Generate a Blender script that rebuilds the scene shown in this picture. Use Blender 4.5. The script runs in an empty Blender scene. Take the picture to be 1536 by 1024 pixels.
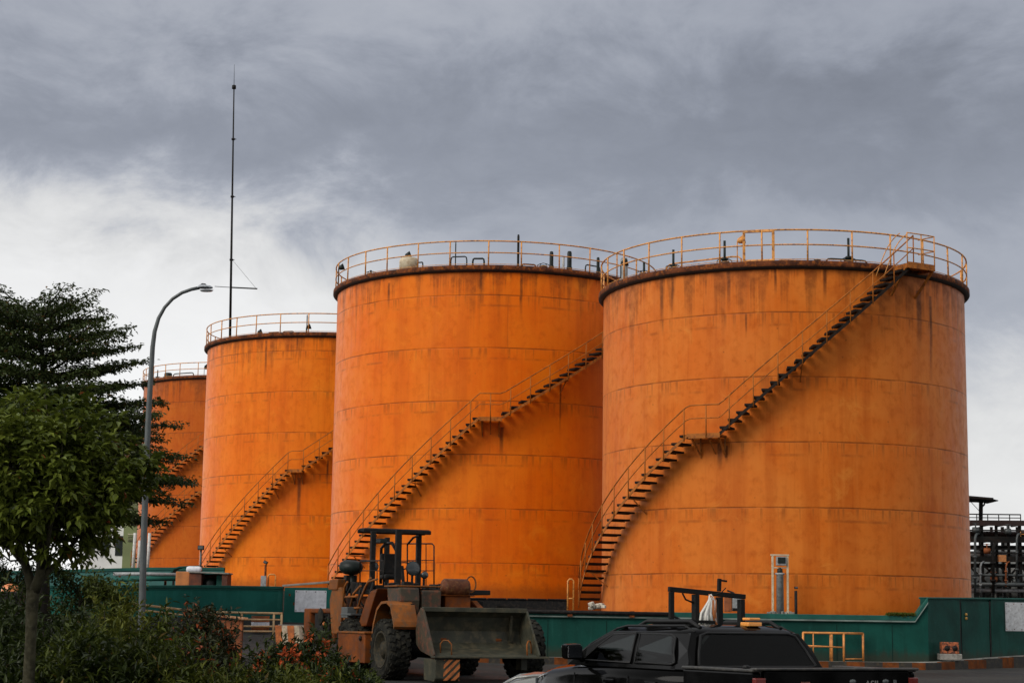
import bpy, math, random
import numpy as np
from mathutils import Vector, Matrix
R = math.radians
PI = math.pi
scene = bpy.context.scene
COL = scene.collection
rng = random.Random(7)

# ------------------------------------------------------------------ camera
CAM = Vector((0, 0, 1.5))
F = 2700.0                       # focal length in pixels of the 1536 wide photograph
PITCH, ROLL = math.atan(416 / F), R(0.86)
CM = Matrix.Rotation(PI / 2 + PITCH, 3, 'X') @ Matrix.Rotation(ROLL, 3, 'Z')
cam = bpy.data.cameras.new('camera')
cam.sensor_fit = 'HORIZONTAL'; cam.sensor_width = 36; cam.lens = 36 * F / 1536
cam.clip_start = .1; cam.clip_end = 6000
camo = bpy.data.objects.new('camera', cam); COL.objects.link(camo)
camo.matrix_world = Matrix.Translation(CAM) @ CM.to_4x4()
scene.camera = camo

def W(px, py, Y):
    """world point on the ray of photo pixel (px,py) at ground distance Y"""
    d = CM @ Vector(((px - 768) / F, -(py - 512) / F, -1))
    return CAM + d * (Y / d.y)

def proj(p):
    q = CM.transposed() @ (Vector(p) - CAM)
    return 768 + F * q.x / -q.z, 512 - F * q.y / -q.z

# ------------------------------------------------------------------ materials
def nodes_of(name):
    m = bpy.data.materials.new(name); m.use_nodes = True
    nt = m.node_tree
    return m, nt, nt.nodes['Principled BSDF']

def N(nt, typ, **kw):
    n = nt.nodes.new(typ)
    for k, v in kw.items():
        if k.startswith('i_'):
            key = k[2:].replace('_', ' ')
            n.inputs[key].default_value = v
        else:
            setattr(n, k, v)
    return n

def L(nt, a, b): nt.links.new(a, b)

def math_n(nt, op, a, b=None, clamp=False):
    n = nt.nodes.new('ShaderNodeMath'); n.operation = op; n.use_clamp = clamp
    for i, x in enumerate((a, b)):
        if x is None: continue
        if isinstance(x, (int, float)): n.inputs[i].default_value = x
        else: L(nt, x, n.inputs[i])
    return n.outputs[0]

def mapr(nt, v, a, b, c=0., d=1.):
    n = nt.nodes.new('ShaderNodeMapRange'); n.interpolation_type = 'SMOOTHSTEP'
    L(nt, v, n.inputs[0])
    for i, x in enumerate((a, b, c, d)): n.inputs[i + 1].default_value = x
    return n.outputs[0]

def mixc(nt, fac, a, b, typ='MIX'):
    n = nt.nodes.new('ShaderNodeMix'); n.data_type = 'RGBA'; n.blend_type = typ
    if isinstance(fac, (int, float)): n.inputs[0].default_value = fac
    else: L(nt, fac, n.inputs[0])
    for i, x in ((6, a), (7, b)):
        if isinstance(x, tuple): n.inputs[i].default_value = (*x[:3], 1)
        else: L(nt, x, n.inputs[i])
    return n.outputs[2]

def noise(nt, vec, scale, detail=4, rough=.55, dist=0):
    n = N(nt, 'ShaderNodeTexNoise', i_Scale=scale, i_Detail=detail, i_Roughness=rough, i_Distortion=dist)
    if vec is not None: L(nt, vec, n.inputs['Vector'])
    return n.outputs['Fac']

def mat(name, col, rough=.6, metal=0., var=.25, scale=3., col2=None, amt=.5, bump=.1, bscale=None, spec=.5, coat=0., thresh=(.45, .68)):
    """plain procedural surface: mottled base colour plus a second worn colour in patches, fine bump"""
    m, nt, b = nodes_of(name)
    tc = nt.nodes.new('ShaderNodeTexCoord')
    v = tc.outputs['Object']
    n1 = noise(nt, v, scale, 5)
    dark = tuple(c * (1 - var) for c in col); lite = tuple(min(1, c * (1 + var)) for c in col)
    c = mixc(nt, mapr(nt, n1, .3, .7), dark, lite)
    if col2:
        n2 = noise(nt, v, scale * 2.3 + .7, 7, .65)
        f = math_n(nt, 'MULTIPLY', mapr(nt, n2, *thresh), amt)
        c = mixc(nt, f, c, col2)
    L(nt, c, b.inputs['Base Color'])
    b.inputs['Metallic'].default_value = metal
    b.inputs['Specular IOR Level'].default_value = spec
    b.inputs['Coat Weight'].default_value = coat
    b.inputs['Coat Roughness'].default_value = .05
    rr = mapr(nt, n1, .2, .8, max(.03, rough - .08), min(1, rough + .1)); L(nt, rr, b.inputs['Roughness'])
    if bump:
        bn = N(nt, 'ShaderNodeBump', i_Strength=bump, i_Distance=.02)
        L(nt, noise(nt, v, bscale or scale * 9, 4), bn.inputs['Height'])
        L(nt, bn.outputs[0], b.inputs['Normal'])
    return m

def tank_paint(name, H, spacing, off, base, lite, dark, rust, seed, rustamt=1., drips=()):
    """weathered orange paint: plate seams, rain streaks, rust bleeding from the rim. UV is in metres (u round the shell, v up)."""
    m, nt, b = nodes_of(name)
    uv = nt.nodes.new('ShaderNodeUVMap')
    sep = nt.nodes.new('ShaderNodeSeparateXYZ'); L(nt, uv.outputs[0], sep.inputs[0])
    u, v = sep.outputs[0], sep.outputs[1]
    def vec(su, sv, o=0.):
        c = nt.nodes.new('ShaderNodeCombineXYZ')
        L(nt, math_n(nt, 'MULTIPLY', u, su), c.inputs[0]); L(nt, math_n(nt, 'MULTIPLY', v, sv), c.inputs[1])
        c.inputs[2].default_value = seed + o
        return c.outputs[0]
    wob = noise(nt, vec(.5, .5, 9), 1, 3)
    st1 = noise(nt, vec(1.3, .09, 1), 1, 5, .6)
    st2 = noise(nt, vec(6., .16, 2), 1, 4, .6)
    blot = noise(nt, vec(.28, .3, 3), 1, 6, .62, .5)
    fine = noise(nt, vec(3., 2.4, 4), 1, 6, .7)
    c = mixc(nt, mapr(nt, blot, .33, .68), base, lite)
    c = mixc(nt, math_n(nt, 'MULTIPLY', mapr(nt, st1, .46, .68), .42), c, dark)
    c = mixc(nt, math_n(nt, 'MULTIPLY', mapr(nt, st2, .5, .68), .36), c, lite)
    c = mixc(nt, math_n(nt, 'MULTIPLY', mapr(nt, st2, .3, .42, 1, 0), .24), c, dark)
    c = mixc(nt, math_n(nt, 'MULTIPLY', mapr(nt, fine, .46, .74), .5), c, dark)
    mot = noise(nt, vec(1.1, 1.0, 41), 1, 8, .68, .6)
    c = mixc(nt, math_n(nt, 'MULTIPLY', mapr(nt, mot, .5, .7), .3), c, lite)
    c = mixc(nt, math_n(nt, 'MULTIPLY', mapr(nt, mot, .32, .46, 1, 0), .28), c, dark)
    # pale chalky scuffs
    sc = noise(nt, vec(.8, .7, 6), 1, 8, .72, .8)
    c = mixc(nt, math_n(nt, 'MULTIPLY', mapr(nt, sc, .57, .7), .45), c, (lite[0] * 1.06, lite[1] * 1.25 + .01, lite[2] * 1.3 + .004))
    # horizontal plate seams, slightly wavy, with a fainter line and dirt just under each
    vw = math_n(nt, 'ADD', math_n(nt, 'SUBTRACT', v, off), math_n(nt, 'MULTIPLY', math_n(nt, 'SUBTRACT', wob, .5), .05))
    k = math_n(nt, 'DIVIDE', vw, spacing)
    fr = math_n(nt, 'FRACT', k)
    dist = math_n(nt, 'MULTIPLY', math_n(nt, 'ABSOLUTE', math_n(nt, 'SUBTRACT', fr, .5)), spacing)
    seam = mapr(nt, dist, .012, .038, 1, 0)
    brk = noise(nt, vec(1.1, .6, 12), 1, 4, .6)
    seamd = math_n(nt, 'MULTIPLY', seam, mapr(nt, brk, .36, .6, .2, .65))
    d2 = math_n(nt, 'MULTIPLY', math_n(nt, 'ABSOLUTE', math_n(nt, 'SUBTRACT', fr, .3)), spacing)
    faint_line = math_n(nt, 'MULTIPLY', mapr(nt, d2, .02, .07, 1, 0), mapr(nt, brk, .45, .65, 0., .32))
    # dirt hanging below seam (between .3 and .5 of the course)
    hang = math_n(nt, 'MULTIPLY', mapr(nt, fr, .2, .5), mapr(nt, fr, .5, .505, 1, 0))
    hang = math_n(nt, 'MULTIPLY', hang, math_n(nt, 'MULTIPLY', mapr(nt, st2, .52, .62), .42))
    # vertical plate joints, staggered course by course
    row = math_n(nt, 'FLOOR', math_n(nt, 'ADD', k, .5))
    uu = math_n(nt, 'DIVIDE', math_n(nt, 'ADD', u, math_n(nt, 'MULTIPLY', row, 2.71)), 6.1)
    dv = math_n(nt, 'MULTIPLY', math_n(nt, 'ABSOLUTE', math_n(nt, 'SUBTRACT', math_n(nt, 'FRACT', uu), .5)), 6.1)
    vj = math_n(nt, 'MULTIPLY', math_n(nt, 'MULTIPLY', mapr(nt, dv, .012, .045, 1, 0), mapr(nt, brk, .4, .6)), .2)
    lines = math_n(nt, 'MAXIMUM', math_n(nt, 'MAXIMUM', seamd, faint_line), math_n(nt, 'MAXIMUM', vj, hang))
    c = mixc(nt, lines, c, rust)
    # rust runs from the rim down
    top = math_n(nt, 'SUBTRACT', H, v)
    runl = noise(nt, vec(2.2, .02, 20), 1, 4, .65)
    reach = mapr(nt, runl, .38, .75, .15, 4.2)
    run = mapr(nt, math_n(nt, 'DIVIDE', top, reach), .1, 1., 1, 0)
    run = math_n(nt, 'MULTIPLY', math_n(nt, 'MULTIPLY', run, mapr(nt, fine, .3, .62, .35, 1)), .62 * rustamt)
    c = mixc(nt, run, c, rust)
    for (u0, vt, wd, ln) in drips:      # single rust runs: place round the shell, top, width, length
        du = math_n(nt, 'ABSOLUTE', math_n(nt, 'ADD', math_n(nt, 'SUBTRACT', u, u0), math_n(nt, 'MULTIPLY', math_n(nt, 'SUBTRACT', wob, .5), wd * 1.2)))
        dvv = math_n(nt, 'SUBTRACT', vt, v)
        g = math_n(nt, 'MULTIPLY', mapr(nt, du, wd * .25, wd, 1, 0), math_n(nt, 'MULTIPLY', mapr(nt, dvv, -.02, .03), mapr(nt, dvv, ln * .25, ln, 1, 0)))
        c = mixc(nt, math_n(nt, 'MULTIPLY', g, mapr(nt, fine, .25, .6, .45, .85)), c, rust)
    # a few rust pocks
    pk = N(nt, 'ShaderNodeTexVoronoi', i_Scale=1.); L(nt, vec(1.1, 1.1, 5), pk.inputs['Vector'])
    c = mixc(nt, math_n(nt, 'MULTIPLY', mapr(nt, pk.outputs['Distance'], .015, .05, 1, 0), .45), c, rust)
    # grime band at the foot
    foot = math_n(nt, 'MULTIPLY', mapr(nt, math_n(nt, 'SUBTRACT', v, math_n(nt, 'MULTIPLY', fine, .6)), -.1, .5, 1, 0), .5)
    c = mixc(nt, foot, c, rust)
    L(nt, c, b.inputs['Base Color'])
    L(nt, mapr(nt, fine, .3, .7, .42, .62), b.inputs['Roughness'])
    b.inputs['Specular IOR Level'].default_value = .12
    b.inputs['Sheen Weight'].default_value = .22; b.inputs['Sheen Roughness'].default_value = .38; b.inputs['Sheen Tint'].default_value = (1, .78, .55, 1)
    h = math_n(nt, 'ADD', math_n(nt, 'MULTIPLY', math_n(nt, 'MAXIMUM', seam, math_n(nt, 'MULTIPLY', vj, 2.)), -.5), math_n(nt, 'MULTIPLY', fine, .25))
    h = math_n(nt, 'ADD', h, math_n(nt, 'MULTIPLY', noise(nt, vec(.35, .45, 31), 1, 2), 2.2))
    bn = N(nt, 'ShaderNodeBump', i_Strength=.35, i_Distance=.04); L(nt, h, bn.inputs['Height']); L(nt, bn.outputs[0], b.inputs['Normal'])
    return m

def leaf_mat(name, a, bcol, warm=None, rough=.45, warmamt=.02, spec=.18):
    m, nt, b = nodes_of(name)
    tc = nt.nodes.new('ShaderNodeTexCoord')
    geo = nt.nodes.new('ShaderNodeNewGeometry')
    rnd = geo.outputs['Random Per Island']
    n1 = noise(nt, tc.outputs['Object'], 1.6, 3)
    f = math_n(nt, 'MULTIPLY', math_n(nt, 'ADD', mapr(nt, n1, .3, .7), rnd), .5)
    c = mixc(nt, f, a, bcol)
    if warm: c = mixc(nt, mapr(nt, rnd, 1 - warmamt - .002, 1 - warmamt), c, warm)
    L(nt, c, b.inputs['Base Color'])
    b.inputs['Roughness'].default_value = rough
    b.inputs['Specular IOR Level'].default_value = spec
    b.inputs['Subsurface Weight'].default_value = 0
    tr = nt.nodes.new('ShaderNodeBsdfTranslucent'); L(nt, c, tr.inputs[0])
    mx = nt.nodes.new('ShaderNodeMixShader'); mx.inputs[0].default_value = .22
    L(nt, b.outputs[0], mx.inputs[1]); L(nt, tr.outputs[0], mx.inputs[2])
    L(nt, mx.outputs[0], nt.nodes['Material Output'].inputs['Surface'])
    return m

def wall_paint(name, base, dark, pale, mud):
    """painted plaster: mottled, rain drips down from the coping, chips, splashed mud along the foot"""
    m, nt, b = nodes_of(name)
    tc = nt.nodes.new('ShaderNodeTexCoord'); v = tc.outputs['Object']
    mp = nt.nodes.new('ShaderNodeMapping'); mp.inputs['Scale'].default_value = (3.2, 3.2, .28); L(nt, v, mp.inputs[0])
    sep = nt.nodes.new('ShaderNodeSeparateXYZ'); L(nt, v, sep.inputs[0])
    big = noise(nt, v, .5, 6, .6, .4); fine = noise(nt, v, 5, 8, .7); drip = noise(nt, mp.outputs[0], 1, 5, .62); chip = noise(nt, v, 11, 6, .75)
    c = mixc(nt, mapr(nt, big, .35, .66), base, dark)
    c = mixc(nt, math_n(nt, 'MULTIPLY', mapr(nt, drip, .5, .68), .55), c, dark)
    c = mixc(nt, math_n(nt, 'MULTIPLY', mapr(nt, drip, .3, .42, 1, 0), .4), c, pale)
    c = mixc(nt, math_n(nt, 'MULTIPLY', mapr(nt, fine, .56, .7), .4), c, pale)
    c = mixc(nt, mapr(nt, chip, .71, .74), c, (.16, .16, .14))
    foot = mapr(nt, math_n(nt, 'SUBTRACT', sep.outputs[2], math_n(nt, 'MULTIPLY', math_n(nt, 'ADD', fine, drip), .45)), -.35, .0, 1, 0)
    c = mixc(nt, math_n(nt, 'MULTIPLY', foot, .7), c, mud)
    L(nt, c, b.inputs['Base Color']); b.inputs['Roughness'].default_value = .65; b.inputs['Specular IOR Level'].default_value = .14
    bn = N(nt, 'ShaderNodeBump', i_Strength=.25, i_Distance=.03); L(nt, math_n(nt, 'ADD', fine, big), bn.inputs['Height']); L(nt, bn.outputs[0], b.inputs['Normal'])
    return m

# ------------------------------------------------------------------ mesh builder
class MB:
    def __init__(s): s.v = []; s.f = []; s.m = []; s.sm = []; s.uv = None
    def add(s, vs, fs, mi=0, smooth=False):
        o = len(s.v); s.v += [tuple(p) for p in vs]
        for f in fs: s.f.append(tuple(i + o for i in f)); s.m.append(mi); s.sm.append(smooth)
        return s
    def box(s, c, d, rot=None, mi=0, taper=1.):
        x, y, z = d[0] / 2, d[1] / 2, d[2] / 2
        vs = [Vector((sx * x * (taper if sz > 0 else 1), sy * y * (taper if sz > 0 else 1), sz * z)) for sz in (-1, 1) for sx, sy in ((-1, -1), (1, -1), (1, 1), (-1, 1))]
        if rot is not None: vs = [rot @ p for p in vs]
        c = Vector(c)
        return s.add([p + c for p in vs], [(3, 2, 1, 0), (4, 5, 6, 7), (0, 1, 5, 4), (1, 2, 6, 5), (2, 3, 7, 6), (3, 0, 4, 7)], mi)
    def b2(s, lo, hi, mi=0):
        lo, hi = Vector(lo), Vector(hi); return s.box((lo + hi) / 2, hi - lo, None, mi)
    def bar(s, p, q, w, h=None, mi=0, up=(0, 0, 1)):
        p, q = Vector(p), Vector(q); h = h or w; d = q - p
        z = d.normalized(); up = Vector(up)
        if abs(z.dot(up)) > .98: up = Vector((1, 0, 0))
        x = up.cross(z).normalized(); y = z.cross(x)
        rot = Matrix((x, y, z)).transposed()
        return s.box((p + q) / 2, (w, h, d.length), rot, mi)
    def tube(s, path, r, n=8, mi=0, closed=False, caps=True, smooth=True):
        P = [Vector(p) for p in path]; k = len(P)
        rr = r if isinstance(r, (list, tuple)) else [r] * k
        vs = []; ref = None
        for i, p in enumerate(P):
            a = P[(i - 1) % k] if (closed or i > 0) else p
            c = P[(i + 1) % k] if (closed or i < k - 1) else p
            t = (c - a).normalized()
            if ref is None: ref = Vector((0, 0, 1)) if abs(t.z) < .9 else Vector((1, 0, 0))
            x = (ref - t * ref.dot(t)).normalized(); y = t.cross(x); ref = x
            for j in range(n):
                A = 2 * PI * j / n; vs.append(p + (x * math.cos(A) + y * math.sin(A)) * rr[i])
        fs = []
        for i in range(k if closed else k - 1):
            i2 = (i + 1) % k
            for j in range(n):
                j2 = (j + 1) % n; fs.append((i * n + j, i * n + j2, i2 * n + j2, i2 * n + j))
        s.add(vs, fs, mi, smooth)
        if caps and not closed:
            o = len(s.v) - k * n
            s.f.append(tuple(o + j for j in reversed(range(n)))); s.m.append(mi); s.sm.append(False)
            s.f.append(tuple(o + (k - 1) * n + j for j in range(n))); s.m.append(mi); s.sm.append(False)
        return s
    def lathe(s, prof, n=32, M=None, mi=0, smooth=True, closed=False):
        """prof = [(r,z)] round the local z axis, M = placement"""
        vs = []; k = len(prof)
        for (r, z) in prof:
            for j in range(n):
                A = 2 * PI * j / n; p = Vector((r * math.cos(A), r * math.sin(A), z)); vs.append(M @ p if M is not None else p)
        fs = []
        for i in range(k if closed else k - 1):
            i2 = (i + 1) % k
            for j in range(n):
                j2 = (j + 1) % n; fs.append((i * n + j, i * n + j2, i2 * n + j2, i2 * n + j))
        return s.add(vs, fs, mi, smooth)
    def prism(s, poly, depth, M=None, mi=0):
        """poly = [(x,z)] extruded symmetrically along y by depth"""
        k = len(poly)
        vs = [Vector((x, -depth / 2, z)) for x, z in poly] + [Vector((x, depth / 2, z)) for x, z in poly]
        if M is not None: vs = [M @ p for p in vs]
        area = sum(poly[i][0] * poly[(i + 1) % k][1] - poly[(i + 1) % k][0] * poly[i][1] for i in range(k))
        a = tuple(range(k)); b = tuple(range(2 * k - 1, k - 1, -1))
        fs = [a, b] + [(i, i + k, (i + 1) % k + k, (i + 1) % k) for i in range(k)]
        if area < 0: fs = [tuple(reversed(f)) for f in fs]
        return s.add(vs, fs, mi)
    def loft(s, secs, mi=0, smooth=True, cap=True):
        """closed sections (same count) joined in order"""
        k = len(secs[0]); vs = [p for sec in secs for p in sec]; fs = []
        for i in range(len(secs) - 1):
            for j in range(k):
                j2 = (j + 1) % k; fs.append((i * k + j, i * k + j2, (i + 1) * k + j2, (i + 1) * k + j))
        if cap: fs += [tuple(reversed(range(k))), tuple((len(secs) - 1) * k + j for j in range(k))]
        return s.add(vs, fs, mi, smooth)
    def build(s, name, mats, parent=None, bevel=0., loc=None, seg=2):
        me = bpy.data.meshes.new(name)
        me.from_pydata(s.v, [], s.f)
        for m in (mats if isinstance(mats, (list, tuple)) else [mats]): me.materials.append(m)
        me.polygons.foreach_set('material_index', s.m)
        me.polygons.foreach_set('use_smooth', s.sm)
        if s.uv:
            ul = me.uv_layers.new(name='UVMap')
            flat = [c for p in me.loops for c in s.uv[p.vertex_index]]
            ul.data.foreach_set('uv', flat)
        me.update()
        o = bpy.data.objects.new(name, me); COL.objects.link(o)
        if parent: o.parent = parent
        if loc is not None: o.location = loc
        if bevel:
            b = o.modifiers.new('bevel', 'BEVEL'); b.width = bevel; b.segments = seg; b.limit_method = 'ANGLE'; b.angle_limit = R(38)
        return o

def tag(o, label=None, cat=None, group=None, kind=None):
    if label: o['label'] = label
    if cat: o['category'] = cat
    if group: o['group'] = group
    if kind: o['kind'] = kind
    return o

def thing(name, label, cat, loc=(0, 0, 0), rz=0., group=None):
    o = bpy.data.objects.new(name, None); COL.objects.link(o)
    o.empty_display_size = .2; o.location = loc; o.rotation_euler = (0, 0, rz)
    return tag(o, label, cat, group)

def copy_tree(o, parent=None):
    c = o.copy(); COL.objects.link(c); c.parent = parent
    for ch in list(o.children): copy_tree(ch, c)
    return c

def sstep(a, b, x):
    t = max(0., min(1., (x - a) / (b - a))); return t * t * (3 - 2 * t)

# ------------------------------------------------------------------ terrain height
def gz(x, y):
    z = -.3 * (1 - sstep(27, 41, y)) 
    left = 1 - sstep(-6.5, -1.0, x)
    yw = y - 1.62 * max(0., min(9., x - 13.9))
    z += sstep(45, 63, y) * (.10 + .86 * left)
    if yw > 61.2:
        z += sstep(61.2, 62.6, yw) * (.75 + .35 * (1 - left)) + max(0, min(1, (y - 66) / 74)) * 2.55
    return z
# ------------------------------------------------------------------ shared materials
RUST = (.10, .032, .012)
M_rim = mat('rusty_rim', (.085, .024, .008), .85, spec=.2, var=.6, scale=2.5, col2=(.36, .10, .012), amt=.5, bump=.4, thresh=(.5, .62))
M_soffit = mat('soffit_painted_shade', (.022, .017, .013), .9, var=.4, bump=.2)  # near-black colour paints in the shadow under the rim
M_roof = mat('tank_roof_paint', (.34, .12, .03), .75, var=.3, scale=.8, col2=RUST, amt=.7)
M_rail = mat('orange_rail_paint', (.60, .255, .05), .5, var=.22, scale=4, col2=(.16, .05, .018), amt=.8, bump=.1, thresh=(.5, .6))
M_stairo = mat('orange_stair_paint', (.36, .115, .018), .6, spec=.15, var=.25, scale=3, col2=(.14, .045, .016), amt=.7, thresh=(.48, .62))
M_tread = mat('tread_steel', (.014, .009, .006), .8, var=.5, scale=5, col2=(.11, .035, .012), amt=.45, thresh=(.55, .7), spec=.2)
M_darkgrn = mat('dark_fitting_paint', (.006, .011, .009), .5, spec=.3, var=.4, scale=6)
M_black = mat('black_paint', (.005, .005, .005), .6, spec=.2, var=.4, scale=5, col2=(.05, .035, .025), amt=.4)
M_grey = mat('grey_paint', (.27, .28, .28), .55, var=.2, scale=4, col2=(.12, .1, .08), amt=.6)
M_lgrey = mat('pale_grey_paint', (.5, .5, .47), .55, var=.15, scale=4, col2=(.2, .17, .13), amt=.6)
M_green = mat('green_wall_paint', (.0045, .060, .045), .6, spec=.12, var=.25, scale=.45, col2=(.014, .05, .04), amt=.7, bump=.12, bscale=3, thresh=(.46, .7))
M_green2 = mat('green_cap_paint', (.012, .085, .066), .6, spec=.2, var=.2, scale=1.2, col2=(.012, .06, .05), amt=.7, bump=.1)
M_conc = mat('weathered_concrete', (.22, .21, .185), .85, var=.3, scale=2, col2=(.08, .075, .06), amt=.7, bump=.3)
M_cream = mat('cream_paint', (.52, .44, .3), .55, var=.2, scale=3, col2=(.3, .17, .07), amt=.6)
M_wood = mat('rusty_orange_steel', (.3, .085, .022), .7, var=.35, scale=2.2, col2=(.09, .028, .012), amt=.8, bump=.2)
M_galv = mat('galvanised_steel', (.075, .085, .085), .5, metal=.3, var=.2, scale=3, col2=(.08, .08, .075), amt=.5)

# ------------------------------------------------------------------ storage tanks
def ring_path(r, z, a0=0., a1=2 * PI, n=96):
    return [(r * math.sin(a0 + (a1 - a0) * i / n), -r * math.cos(a0 + (a1 - a0) * i / n), z) for i in range(n + 1)]

def pol(r, a, z): return Vector((r * math.sin(a), -r * math.cos(a), z))   # a = 0 faces the road, positive to the right

def ang(t, px, extra=.46):
    """angle round the tank of the point at radius R+extra that shows at photo column px (near side)"""
    a0 = -math.atan2(t.x, t.D); lo, hi = a0 - R(83), a0 + R(83); r = t.R + extra
    for _ in range(40):
        mid = (lo + hi) / 2; q = pol(r, mid, t.H * .5) + Vector((t.x, t.D, t.zb))
        if proj(q)[0] < px: lo = mid
        else: hi = mid
    return lo

class Tank: pass
def make_tank(label, cx, rim_y, sil_y, base_z, Yn, Rad, rail_h, npost, paint, seam, seed, drip_px=()):
    t = Tank(); D = Yn + Rad
    t.R, t.D = Rad, D
    t.x = W(cx, sil_y, D).x
    dirx = t.x / D                                 # near point lies along the line to the camera
    zr = W(cx, rim_y, Yn).z
    t.zr, t.zb = zr, base_z
    H = zr - base_z; t.H = H
    root = thing('storage_tank', label, 'storage tank', (t.x, D, base_z)); t.root = root
    m = MB(); n = 160; m.uv = []
    zs = [-.6, 0, H * .25, H * .5, H * .75, H - .02]
    for z in zs:
        for j in range(n + 1):
            a = 2 * PI * j / n + PI * .9
            m.v.append(tuple(pol(Rad, a, z))); m.uv.append((2 * PI * j / n * Rad, z))
    for i in range(len(zs) - 1):
        for j in range(n):
            o = i * (n + 1) + j; m.f.append((o, o + 1, o + n + 2, o + n + 1)); m.m.append(0); m.sm.append(True)
    dr = []
    for px, py, wd, ln in drip_px:
        a = ang(t, px, 0.); zz_ = W(px, py, D - Rad * math.cos(a)).z - base_z; dr.append((((a - PI * .9) % (2 * PI)) * Rad, zz_, wd, ln))
    mp = tank_paint('orange_tank_paint', H, seam[0], seam[1], *paint, seed, 1., dr)
    m.build('shell', mp, root)
    t.paint = mp
    # roof cone
    m = MB(); m.lathe([(Rad + .02, H - .01), (Rad * .5, H + Rad * .03), (.01, H + Rad * .055)], 96)
    m.build('roof', M_roof, root)
    # overhanging kerb angle at the rim
    m = MB()
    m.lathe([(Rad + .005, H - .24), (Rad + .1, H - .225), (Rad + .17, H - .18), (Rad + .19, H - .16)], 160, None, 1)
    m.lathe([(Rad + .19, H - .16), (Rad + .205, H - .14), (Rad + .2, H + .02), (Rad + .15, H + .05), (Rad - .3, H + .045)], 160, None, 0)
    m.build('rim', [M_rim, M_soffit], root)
    # guard rail round the roof
    rr = Rad + .1
    m = MB()
    m.tube(ring_path(rr, H + rail_h)[:-1], .031, 6, closed=True)
    m.tube(ring_path(rr, H + rail_h * .54)[:-1], .026, 6, closed=True)
    m.tube(ring_path(rr, H + .1)[:-1], .012, 5, closed=True)
    rail = m.build('guard_rail', M_rail, root)
    pm = MB(); pm.tube([(0, 0, 0), (0, 0, rail_h + .02)], .032, 6); pm.box((0, 0, .03), (.12, .1, .02))
    p0 = pm.build('rail_post', M_rail, rail)
    for i in range(npost):
        p = p0 if i == 0 else p0.copy()
        if i: COL.objects.link(p); p.parent = rail
        a = 2 * PI * (i + .31 * seed % 1) / npost + rng.uniform(-.012, .012)
        p.location = pol(rr, a, H); p.rotation_euler = (rng.uniform(-.012, .012), rng.uniform(-.012, .012), a)
    return t

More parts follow.
